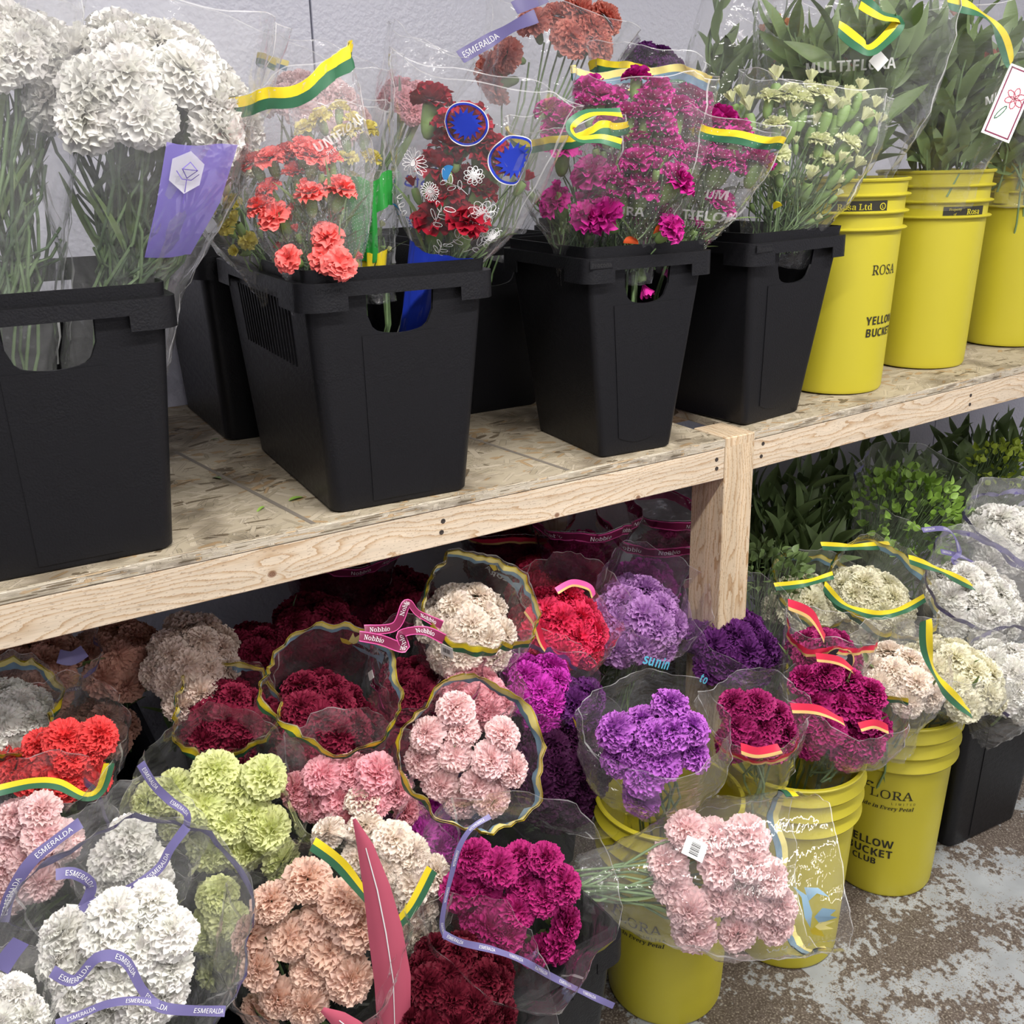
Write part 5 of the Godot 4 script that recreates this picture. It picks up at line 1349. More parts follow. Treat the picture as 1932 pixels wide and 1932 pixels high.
func shelves() -> void:
	var pine := srgb(208, 192, 170)
	# left bay
	var a := thing("storage_shelf", "strand board shelf bay with pale pine front beam, nearest the camera", "shelf", Vector3(-0.5, 0, 0))
	var b := B.new()
	b.box(Vector3(0, 0, WALL_Z + 0.005), Vector3(1.823, DECK_Y, -0.003), 0.001)
	var deck := part(a, "deck_board", b.make(false), M.deck)
	b = B.new()
	b.box(Vector3(0, 0.0003, -0.004), Vector3(1.823, DECK_Y - 0.0004, 0.0015), 0.001)
	part(deck, "board_edge", b.make(false), M.deck_edge)
	for q in [[0.905, 0.985], [1.39, 1.46]]:
		var k := B.new()
		k.quad(Vector3(q[1] - 0.004, DECK_Y + 0.0004, -0.01), Vector3(q[0] - 0.004, DECK_Y + 0.0004, -0.55), Vector3(q[0] + 0.004, DECK_Y + 0.0004, -0.55), Vector3(q[1] + 0.004, DECK_Y + 0.0004, -0.01))
		part(deck, "chalk_line", k.make(false), M.pencil)
	b = B.new()
	b.box(Vector3(0, -0.064, -0.038), Vector3(1.824, -0.0006, 0), 0.0015)
	var beam := part(a, "front_beam", b.make(false), timber(11, [[0.6522, 0.01573, 0.0042], [0.5542, 0.01892, 0.0045], [1.084, 0.03109, 0.004], [0.9094, 0.05483, 0.005], [1.319, 0.009253, 0.004], [1.428, 0.04184, 0.004], [1.61, 0.03928, 0.0035]], pine, 1.85))
	for q in [Vector3(1.2025, -0.0211, 0.0002), Vector3(1.1987, -0.0399, 0.0002), Vector3(1.8028, -0.0208, 0.0002), Vector3(1.8038, -0.0393, 0.0002)]:
		screw(beam, q)
	for q in [[-0.4, -0.362], [-0.8, -0.762]]:
		b = B.new()
		b.box(Vector3(0, -0.064, q[0]), Vector3(1.824, -0.0006, q[1]), 0.0015)
		part(a, "rear_beam", b.make(false), M.joist)
	# right bay, which rises a little to the right, and the post that carries both
	var c := thing("storage_shelf", "strand board shelf bay with upright pine post, carrying the yellow pails", "shelf", Vector3(1.404, 0, -0.01))
	c.rotation.z = 0.0244
	b = B.new()
	b.box(Vector3(0.0, 0, WALL_Z + 0.018), Vector3(2.6, DECK_Y, -0.003), 0.001)
	deck = part(c, "deck_board", b.make(false), M.deck)
	b = B.new()
	b.box(Vector3(0.001, 0.0003, -0.004), Vector3(2.6, DECK_Y - 0.0004, 0.0015), 0.001)
	part(deck, "board_edge", b.make(false), M.deck_edge)
	b = B.new()
	b.box(Vector3(0.002, -0.064, -0.038), Vector3(2.6, -0.0006, 0), 0.0015)
	beam = part(c, "front_beam", b.make(false), timber(15, [[0.35, 0.02, 0.004]], pine, 1.85))
	for q in [Vector3(0.032, -0.014, 0), Vector3(0.028, -0.040, 0), Vector3(0.70, -0.024, 0), Vector3(0.70, -0.046, 0)]:
		screw(beam, q)
	for q in [[-0.4, -0.362], [-0.8, -0.762]]:
		b = B.new()
		b.box(Vector3(0.002, -0.064, q[0]), Vector3(2.6, -0.0006, q[1]), 0.0015)
		part(c, "rear_beam", b.make(false), M.joist)
	var post := timber(19, [[0.36, 0.035, 0.006]], srgb(204, 184, 156), 1.02, true)
	for q in [[-0.0785, -0.0005, 0.01, -0.085], [-0.0785, -0.0005, -0.65, -0.74]]:
		b = B.new()
		b.box(Vector3(q[0], FLOOR_Y, q[3]), Vector3(q[1], DECK_Y + 0.0012, q[2]), 0.0018)
		var pm := part(c, "post", b.make(false), post)
		pm.rotation.z = -0.0244
	for q in [[2.5, 2.58, 0.0, -0.09]]:
		b = B.new()
		b.box(Vector3(q[0], FLOOR_Y - 0.06, q[3]), Vector3(q[1], 0.0, q[2] - 0.04), 0.0018)
		part(c, "post", b.make(false), post)

func buckets() -> void:
	# on the shelf
	tub("large black bucket at the left edge, holding the tall white carnations", Vector3(0.162, DECK_Y, -0.253), -0.03, 0.30, 0.50, 0.25, 0.44, 0.367, false)
	tub("large black bucket holding the coral and dark red bouquets", Vector3(0.655, DECK_Y, -0.243), -0.0514, 0.293, 0.51, 0.236, 0.44, 0.367, false, true)
	tub("black bucket against the wall, seen through the gap right of the leftmost bucket", Vector3(0.632, DECK_Y, -0.728), -0.02, 0.28, 0.385, 0.236, 0.35, 0.367, false)
	tub("black bucket in the shadow behind the gap left of the magenta spray bucket", Vector3(1.075, DECK_Y, -0.64), -0.02, 0.293, 0.40, 0.236, 0.36, 0.36, false)
	tub("black bucket with a name plate, full of magenta spray carnations", Vector3(1.134, DECK_Y, -0.144), -0.065, 0.250, 0.29, 0.157, 0.235, 0.367, true, false, true)
	tub("black bucket beside the first yellow pail, full of pale green buds", Vector3(1.489, DECK_Y + 0.0035, -0.160), 0.10, 0.272, 0.30, 0.175, 0.22, 0.367, true, false, true)
	tub("black bucket in the back row, hidden behind the pale green buds", Vector3(1.56, DECK_Y + 0.005, -0.62), 0.0, 0.28, 0.40, 0.236, 0.36, 0.36, false)
	var y := func(x: float) -> float: return DECK_Y + 0.0244 * (x - 1.404) + 0.0005
	var p := pail("yellow pail next to the black bucket of pale green buds", Vector3(1.8166, 0.0280, -0.1754), 0.0, 0.108, 0.128, 0.465, false, "yellow pails on the shelf")
	p.position.y = y.call(p.position.x)
	pail_patch(p, "sticker", -0.5900, 0.408, 0.12, 0.024, M.ink)
	pail_text(p, "Rosa Ltd", "Droid Serif Bold", 0.012, -0.5900 - 0.10, 0.408, M.yellow, 0.002)
	ring_print(p, -0.5900 + 0.38, 0.408, 0.0075)
	pail_text(p, "ROSA", "Droid Serif", 0.020, -0.5900 + 0.62, 0.275, M.ink)
	pail_text(p, "YELLOW", "Droid Sans Bold", 0.018, -0.5900 + 0.72, 0.165, M.ink)
	pail_text(p, "BUCKET", "Droid Sans Bold", 0.018, -0.5900 + 0.72, 0.138, M.ink)
	p = pail("yellow pail in the middle of the three on the shelf", Vector3(2.1649, 0.0370, -0.2098), 0.0, 0.108, 0.128, 0.465, false, "yellow pails on the shelf")
	p.position.y = y.call(p.position.x)
	pail_patch(p, "sticker", -0.2900, 0.372, 0.11, 0.024, M.ink)
	pail_text(p, "Property", "Droid Serif", 0.005, -0.2900 - 0.22, 0.377, M.yellow, 0.002)
	pail_text(p, "of", "Droid Serif", 0.005, -0.2900 - 0.22, 0.367, M.yellow, 0.002)
	pail_text(p, "Rosa", "Droid Serif Bold", 0.012, -0.2900 + 0.16, 0.372, M.yellow, 0.002)
	p = pail("yellow pail at the right edge of the picture on the shelf", Vector3(2.5405, 0.0450, -0.2241), 0.0, 0.108, 0.128, 0.465, false, "yellow pails on the shelf")
	p.position.y = y.call(p.position.x)
	pail_patch(p, "handle_lug", -1.3300, 0.385, 0.035, 0.035, M.yellow, 0.010)
	# on the floor
	p = pail("yellow pail under the fallen pink bouquet, reading Every Petal", Vector3(1.0502, -1.0000, 0.1801), 0.0, 0.108, 0.130, 0.43, true, "yellow pails on the floor")
	flora_print(p, -1.2000, 0.225, false)
	pail("yellow pail behind the fallen pink bouquet, holding magenta carnations", Vector3(1.3419, -1.0000, 0.2055), 0.0, 0.108, 0.130, 0.43, true, "yellow pails on the floor")
	p = pail("yellow pail reading Yellow Bucket Club beside the dark floor bucket", Vector3(1.6755, -1.0000, 0.1810), 0.0, 0.108, 0.130, 0.43, true, "yellow pails on the floor")
	flora_print(p, -0.9300, 0.265, true)
	tub("dark bucket on the painted floor under the white bouquets at the right", Vector3(1.9801, -1.0000, 0.0211), -0.06, 0.293, 0.50, 0.236, 0.44, 0.40, false)
	tub("black bucket on the floor below the magenta bouquet", Vector3(0.6366, -1.0000, 0.1200), 0.05, 0.293, 0.50, 0.236, 0.44, 0.38, false, true)
	tub("black bucket on the floor below the peach and cream bouquets", Vector3(0.33, FLOOR_Y, 0.08), 0.0, 0.293, 0.50, 0.236, 0.44, 0.38, false)
	tub("black bucket on the floor below the white and lime bouquets", Vector3(-0.02, FLOOR_Y, 0.02), 0.0, 0.293, 0.50, 0.236, 0.44, 0.38, false)
	tub("black bucket on the floor under the shelf, below the burgundy bouquets", Vector3(0.52, FLOOR_Y, -0.52), 0.0, 0.293, 0.50, 0.236, 0.44, 0.40, false)
	tub("black bucket on the floor under the shelf, below the crimson bouquet", Vector3(0.99, FLOOR_Y, -0.42), 0.0, 0.293, 0.50, 0.236, 0.44, 0.40, false)
	tub("black bucket on the floor under the shelf, below the dusty pink bouquets", Vector3(0.14, FLOOR_Y, -0.56), 0.0, 0.293, 0.50, 0.236, 0.44, 0.40, false)

func ring_print(p: Node3D, ang: float, y: float, r: float) -> void:
	var d: Array = p.get_meta("dims")
	var b := B.new()
	var n := 20
	for k in n + 1:
		for q in [r, r * 0.72]:
			var t := TAU * k / n
			var rr := lerpf(d[0], d[1], (y + q * cos(t)) / d[2]) + 0.002
			var a: float = ang + q * sin(t) / rr
			b.vert(Vector3(sin(a) * rr, y + q * cos(t), cos(a) * rr))
	for k in n:
		b.tri(2 * k, 2 * k + 2, 2 * k + 1); b.tri(2 * k + 1, 2 * k + 2, 2 * k + 3)
	part(p, "ring_mark", b.make(), M.yellow)
	pail_text(p, "L", "Droid Sans Bold", r * 0.8, ang, y, M.yellow, 0.002)

func flora_print(p: Node3D, ang: float, y: float, club: bool) -> void:
	pail_text(p, "f", "Droid Serif", 0.032, ang - 0.36, y + 0.006, M.ink, 0.0012, 0.35, 1.3)
	pail_text(p, "LORA", "Droid Serif", 0.020, ang + 0.08, y, M.ink, 0.0012, 0.0, 1.15)
	var x := 0.0
	for c in "LIMITED":
		pail_text(p, c, "Droid Sans", 0.0052, ang + 0.10 + x, y - 0.020, M.ink)
		x += 0.062
	pail_text(p, "Pride in Every Petal", "Droid Serif Bold", 0.0085, ang - 0.02, y - 0.034, M.ink, 0.0012, 0.25, 1.0)
	if club:
		pail_text(p, "YELLOW", "Droid Sans Bold", 0.019, ang - 0.24, y - 0.125, M.ink)
		pail_text(p, "BUCKET", "Droid Sans Bold", 0.019, ang - 0.22, y - 0.151, M.ink)
		pail_text(p, "CLUB", "Droid Sans Bold", 0.015, ang - 0.30, y - 0.174, M.ink)

func ring_shape(r0: float, r1: float, n := 40) -> Array:
	var out := []
	for k in n:
		var a := TAU * k / n
		var b := TAU * (k + 1) / n
		out.append(PackedVector2Array([Vector2(r0 * sin(a), r0 * cos(a)), Vector2(r1 * sin(a), r1 * cos(a)), Vector2(r1 * sin(b), r1 * cos(b)), Vector2(r0 * sin(b), r0 * cos(b))]))
	return out

func polys_on(parent: Node3D, called: String, s: Sleeve, ang: float, t: float, polys: Array, mat: Material, turn := 0.0, off := 0.0018) -> void:
	# several flat outlines printed as one mark
	var b := B.new()
	for q in polys:
		var idx := Geometry2D.triangulate_polygon(q)
		var k := b.v.size()
		for v in q:
			var p: Vector2 = v.rotated(turn)
			b.vert(s.along(ang + p.x / maxf(0.02, s.radius(t)), t + p.y, off))
		for j in range(0, idx.size(), 3):
			b.tri(k + idx[j], k + idx[j + 2], k + idx[j + 1])
	part(parent, called, b.make(), mat)

func line_poly(pts: Array, w: float) -> Array:
	var out := []
	for k in pts.size() - 1:
		var d: Vector2 = (pts[k + 1] - pts[k]).normalized() * w / 2
		var n := Vector2(-d.y, d.x)
		out.append(PackedVector2Array([pts[k] - d + n, pts[k + 1] + d + n, pts[k + 1] + d - n, pts[k] - d - n]))
	return out

func petal_loop(c: Vector2, ang: float, l: float, w: float, line: float) -> Array:
	var pts := []
	for k in 11:
		var t := TAU * k / 10.0
		var q := Vector2(w * sin(t), l * 0.5 - l * 0.5 * cos(t))
		pts.append(c + q.rotated(ang))
	return line_poly(pts, line)

func daisy(r: float, n: int, line: float) -> Array:
	var out := []
	for k in n:
		out.append_array(petal_loop(Vector2.ZERO.move_toward(Vector2(0, 1).rotated(TAU * k / n), r * 0.3), TAU * k / n, r * 0.7, r * 2.2 / n, line))
	out.append_array(ring_shape(0.0, r * 0.24, 12).map(func(q): return PackedVector2Array([q[0], q[1], q[2]])))
	return out

func sun_mark(parent: Node3D, s: Sleeve, ang: float, t: float, r: float) -> void:
	polys_on(parent, "printed_ring", s, ang, t, ring_shape(r * 0.9, r, 44), M.print_royal)
	polys_on(parent, "printed_ring", s, ang, t, ring_shape(r, r * 1.04, 44), M.print_white)
	var star := PackedVector2Array()
	for k in 32:
		var a := TAU * k / 32.0
		var q := r * (0.80 if k % 2 else 0.52)
		a += 0.12 if k % 2 else 0.0
		star.append(Vector2(q * sin(a), q * cos(a)))
	polys_on(parent, "printed_sun", s, ang, t, [star], M.print_royal)

func spray_line(r: float, line: float) -> Array:
	# a stalk with small leaves and bells, drawn in line
	var out := line_poly([Vector2(0, -r), Vector2(r * 0.1, -r * 0.4), Vector2(0, 0.1 * r), Vector2(-r * 0.15, r * 0.6)], line)
	for k in 5:
		var y := lerpf(-0.5, 0.6, k / 4.0) * r
		out.append_array(petal_loop(Vector2(0, y), (1.0 if k % 2 else -1.0), r * 0.55, r * 0.11, line))
	return out

func card(at: Vector3, face: Vector3, up: Vector3) -> void:
	var o := thing("picture_card", "white card with a pink border and a drawn flower, at the right edge", "card", at)
	var z := face.normalized()
	var x := up.cross(z).normalized()
	o.basis = Basis(x, z.cross(x), z)
	var b := B.new()
	b.box(Vector3(-0.033, -0.075, -0.0008), Vector3(0.033, 0.075, 0.0008), 0.0003)
	part(o, "board", b.make(false), M.paper)
	var fr := B.new()
	for q in [[-0.028, -0.070, 0.028, -0.067], [-0.028, 0.067, 0.028, 0.070], [-0.028, -0.07, -0.025, 0.07], [0.025, -0.07, 0.028, 0.07]]:
		fr.quad(Vector3(q[0], q[1], 0.0012), Vector3(q[0], q[3], 0.0012), Vector3(q[2], q[3], 0.0012), Vector3(q[2], q[1], 0.0012))
	part(o, "printed_border", fr.make(false), M.print_wine)
	for set_ in [["printed_flower", M.print_pink, range(6)], ["printed_leaf", M.print_green, [7]]]:
		var g := B.new()
		for k in set_[2]:
			var polys := petal_loop(Vector2(0.006, 0.012), TAU * k / 6.0, 0.022, 0.006, 0.002) if k < 6 else petal_loop(Vector2(-0.004, -0.008), 2.7, 0.034, 0.004, 0.002)
			for q in polys:
				var k0 := g.v.size()
				for v in q:
					g.vert(Vector3(v.x, v.y, 0.0013))
				g.tri(k0, k0 + 1, k0 + 2); g.tri(k0, k0 + 2, k0 + 3)
		part(o, set_[0], g.make(false), set_[1])

func sticker_on(parent: Node3D, s: Sleeve, ang: float, t: float, w: float, h: float, turn: float, bars: bool) -> void:
	# a flat paper label stuck to the film
	var p := s.along(ang, t, 0.0)
	var x := (s.along(ang + 0.15, t, 0.0) - s.along(ang - 0.15, t, 0.0)).normalized()
	var y := s.a
	var z := x.cross(y).normalized()
	y = z.cross(x)
	var f := Basis(x, y, z) * Basis(Vector3.BACK, turn)
	var b := B.new()
	b.box(Vector3(-w / 2, -h / 2, 0.008), Vector3(w / 2, h / 2, 0.0085), 0.0002)
	var o := part(parent, "sticker", b.make(false), M.paper, Transform3D(f, p))
	if bars:
		var c := B.new()
		var u := -w * 0.3
		var k := 0
		while u < w * 0.3:
			var ww := 0.0007 + 0.0005 * ((k * 7) % 3)
			c.quad(Vector3(u, -h * 0.2, 0.0088), Vector3(u, h * 0.22, 0.0088), Vector3(u + ww, h * 0.22, 0.0088), Vector3(u + ww, -h * 0.2, 0.0088))
			u += ww + 0.001; k += 1
		part(o, "barcode", c.make(false), M.print_black)

func ribbon(d: Dictionary, line: Array, half: float, kind: String) -> void:
	# a lilac printed edge of film, lettered along its length
	var n := line.size()
	var pts := []
	for k in n:
		pts.append(line[k] - d.f)
	var cur := Curve3D.new()
	for k in n:
		var dir: Vector3 = (pts[mini(k + 1, n - 1)] - pts[maxi(k - 1, 0)]) * 0.18
		cur.add_point(pts[k], -dir, dir)
	var length := cur.get_baked_length()
	var face = (AISLE - d.h).normalized() * 0.6 + Vector3(0.1, 0.45, 0.4)
	face = face.normalized()
	var at := func(u: float, v: float, off: float) -> Vector3:
		var q := cur.sample_baked(clampf(u, 0, length), true)
		var q2 := cur.sample_baked(clampf(u + 0.004, 0, length), true)
		var q1 := cur.sample_baked(clampf(u - 0.004, 0, length), true)
		var dir := (q2 - q1).normalized()
		var up = face.cross(dir).normalized()
		var twist = up.rotated(dir, 0.45 * sin(u * 38.0))
		return q + twist * v + face * off
	var n2 := int(length / 0.006) + 4
	var lay := func(called: String, parent: Node3D, v0: float, v1: float, off: float, mat: Material) -> MeshInstance3D:
		var b := B.new()
		b.grid(n2, 2, func(x: float, y: float) -> Vector3: return at.call(x * length, lerpf(v0, v1, y) * half, off))
		b.grid(n2, 2, func(x: float, y: float) -> Vector3: return at.call(x * length, lerpf(v0, v1, y) * half, off - 0.0005), true)
		return part(parent, called, b.make(), mat)
	if kind == "yg":
		lay.call("printed_stripe", d.node, 0.0, 1.0, 0.0, M.print_yellow)
		lay.call("printed_stripe", d.node, -1.0, 0.0, 0.0, M.print_green)
		return
	if kind == "red" or kind == "rose":
		lay.call("printed_stripe", d.node, -0.4, 1.0, 0.0, M.print_red if kind == "red" else M.print_rose)
		lay.call("printed_stripe", d.node, -1.0, -0.4, 0.0, M.print_gold)
		return
	var o: MeshInstance3D = lay.call("printed_ribbon", d.node, -1.0, 1.0, 0.0, M.print_wine if kind == "wine" else M.print_lilac)
	if kind == "wine":
		lay.call("ribbon_edge", o, 0.82, 1.0, 0.0004, M.print_rose)
		lay.call("ribbon_edge", o, -1.0, -0.82, 0.0004, M.print_rose)
	var l := letters("Nobbio" if kind == "wine" else "ESMERALDA", "Droid Serif" if kind == "wine" else "Droid Sans", half * 0.85)
	var wide := 0.0
	for q in l[0]: wide = maxf(wide, q.x)
	var u := wide + 0.012
	while u + wide < length:
		var c := B.new()
		for q in l[0]:
			c.vert(at.call(u + q.x, q.y, 0.0008))
		for j in range(0, l[1].size(), 3):
			c.tri(l[1][j], l[1][j + 1], l[1][j + 2])
		part(o, "lettering", c.make(), M.print_white)
		u += wide * 2 + 0.03

func ink_line(d: Dictionary, a: Vector3, b: Vector3, text: String, size: float) -> void:
	# pale blue lettering on the film of a sleeve, running from a to b
	var x := (b - a).normalized()
	var z := Vector3(-0.35, 0.25, 0.9)
	var y := z.cross(x).normalized()
	z = x.cross(y)
	var l := letters(text, "Droid Sans Bold", size)
	var m := B.new()
	for q in l[0]:
		m.vert((a + b) / 2 + x * q.x + y * q.y - z * q.x * q.x * 2.0 - d.f)
	for j in range(0, l[1].size(), 3):
		m.tri(l[1][j], l[1][j + 1], l[1][j + 2])
	part(d.node, "lettering", m.make(), M.print_cyan)

func emblem(d: Dictionary, ang: float, up: float) -> void:
	# a leaf and flower emblem in grey blue, green and yellow, printed on the film
	var s: Sleeve = d.sleeve
	var t: float = s.length - up * 0.45 - 0.02
	var k: float = 0.045
	var mark := func(pts: Array, mat: String) -> void:
		var q := PackedVector2Array()
		for v in pts: q.append(Vector2(v[0], v[1]) * k)
		polys_on(d.node, "printed_emblem", s, ang, t, [q], M[mat])
	mark.call([[-0.1, 0.0], [-0.35, 0.3], [-0.3, 0.75], [-0.12, 0.55], [0.0, 0.85], [0.15, 0.2]], "print_blue")
	mark.call([[0.1, 0.2], [0.12, 0.8], [0.28, 0.45], [0.4, 0.75], [0.45, 0.25], [0.25, 0.05]], "print_cream")
	mark.call([[0.3, 0.05], [0.5, 0.35], [0.8, 0.5], [0.65, 0.05], [0.4, -0.1]], "print_yellow")
	mark.call([[0.3, -0.1], [-0.2, -0.05], [-0.7, -0.15], [-1.0, -0.6], [-0.65, -0.35], [-0.1, -0.35]], "print_blue")
	mark.call([[-0.5, -0.1], [-0.75, 0.2], [-0.6, 0.65], [-0.9, 0.3], [-0.95, -0.2]], "print_blue")

func rose_mark(d: Dictionary) -> void:
	# a white hexagon with a line-drawn rose, on the lilac panel
	var s: Sleeve = d.sleeve
	var hex := PackedVector2Array()
	for k in 6: hex.append(Vector2(0.022, 0).rotated(TAU * (k + 0.5) / 6.0) * Vector2(1, 1.25))
	var ang := 0.3750
	var t := 0.5371
	polys_on(d.node, "printed_hexagon", s, ang, t, [hex], M.print_faint, 0.0, 0.006)
	var lines := []
	for q in [[[-0.008, 0.004], [0.0, 0.014], [0.009, 0.005], [0.0, -0.007], [-0.008, 0.004]], [[-0.013, 0.0], [-0.006, -0.009], [0.006, -0.009], [0.013, 0.0]], [[0.0, -0.009], [0.002, -0.04]], [[-0.008, 0.004], [0.009, 0.005]]]:
		lines.append_array(line_poly(q.map(func(v): return Vector2(v[0], v[1])), 0.0011))
	polys_on(d.node, "printed_rose", s, ang, t, lines, M.print_violet, 0.0, 0.0075)

func portrait(d: Dictionary, ang: float, up: float) -> void:
	# a round dark print with a pale bust in it
	var s: Sleeve = d.sleeve
	var t: float = s.length - 0.04
	var disc := PackedVector2Array()
	var head := PackedVector2Array()
	for k in 24:
		disc.append(Vector2(0.026, 0).rotated(TAU * k / 24.0))
		head.append(Vector2(0.011, 0).rotated(TAU * k / 24.0) * Vector2(1.1, 1.0) + Vector2(0.002, 0.006))
	polys_on(d.node, "printed_disc", s, ang, t, [disc], M.print_black)
	polys_on(d.node, "printed_ring", s, ang, t, ring_shape(0.026, 0.0285, 30), M.print_gold)
	polys_on(d.node, "printed_bust", s, ang, t, [head, PackedVector2Array([Vector2(-0.008, 0.0), Vector2(0.011, 0.0), Vector2(0.017, -0.018), Vector2(-0.013, -0.018)])], M.print_faint, 0.0, 0.003)

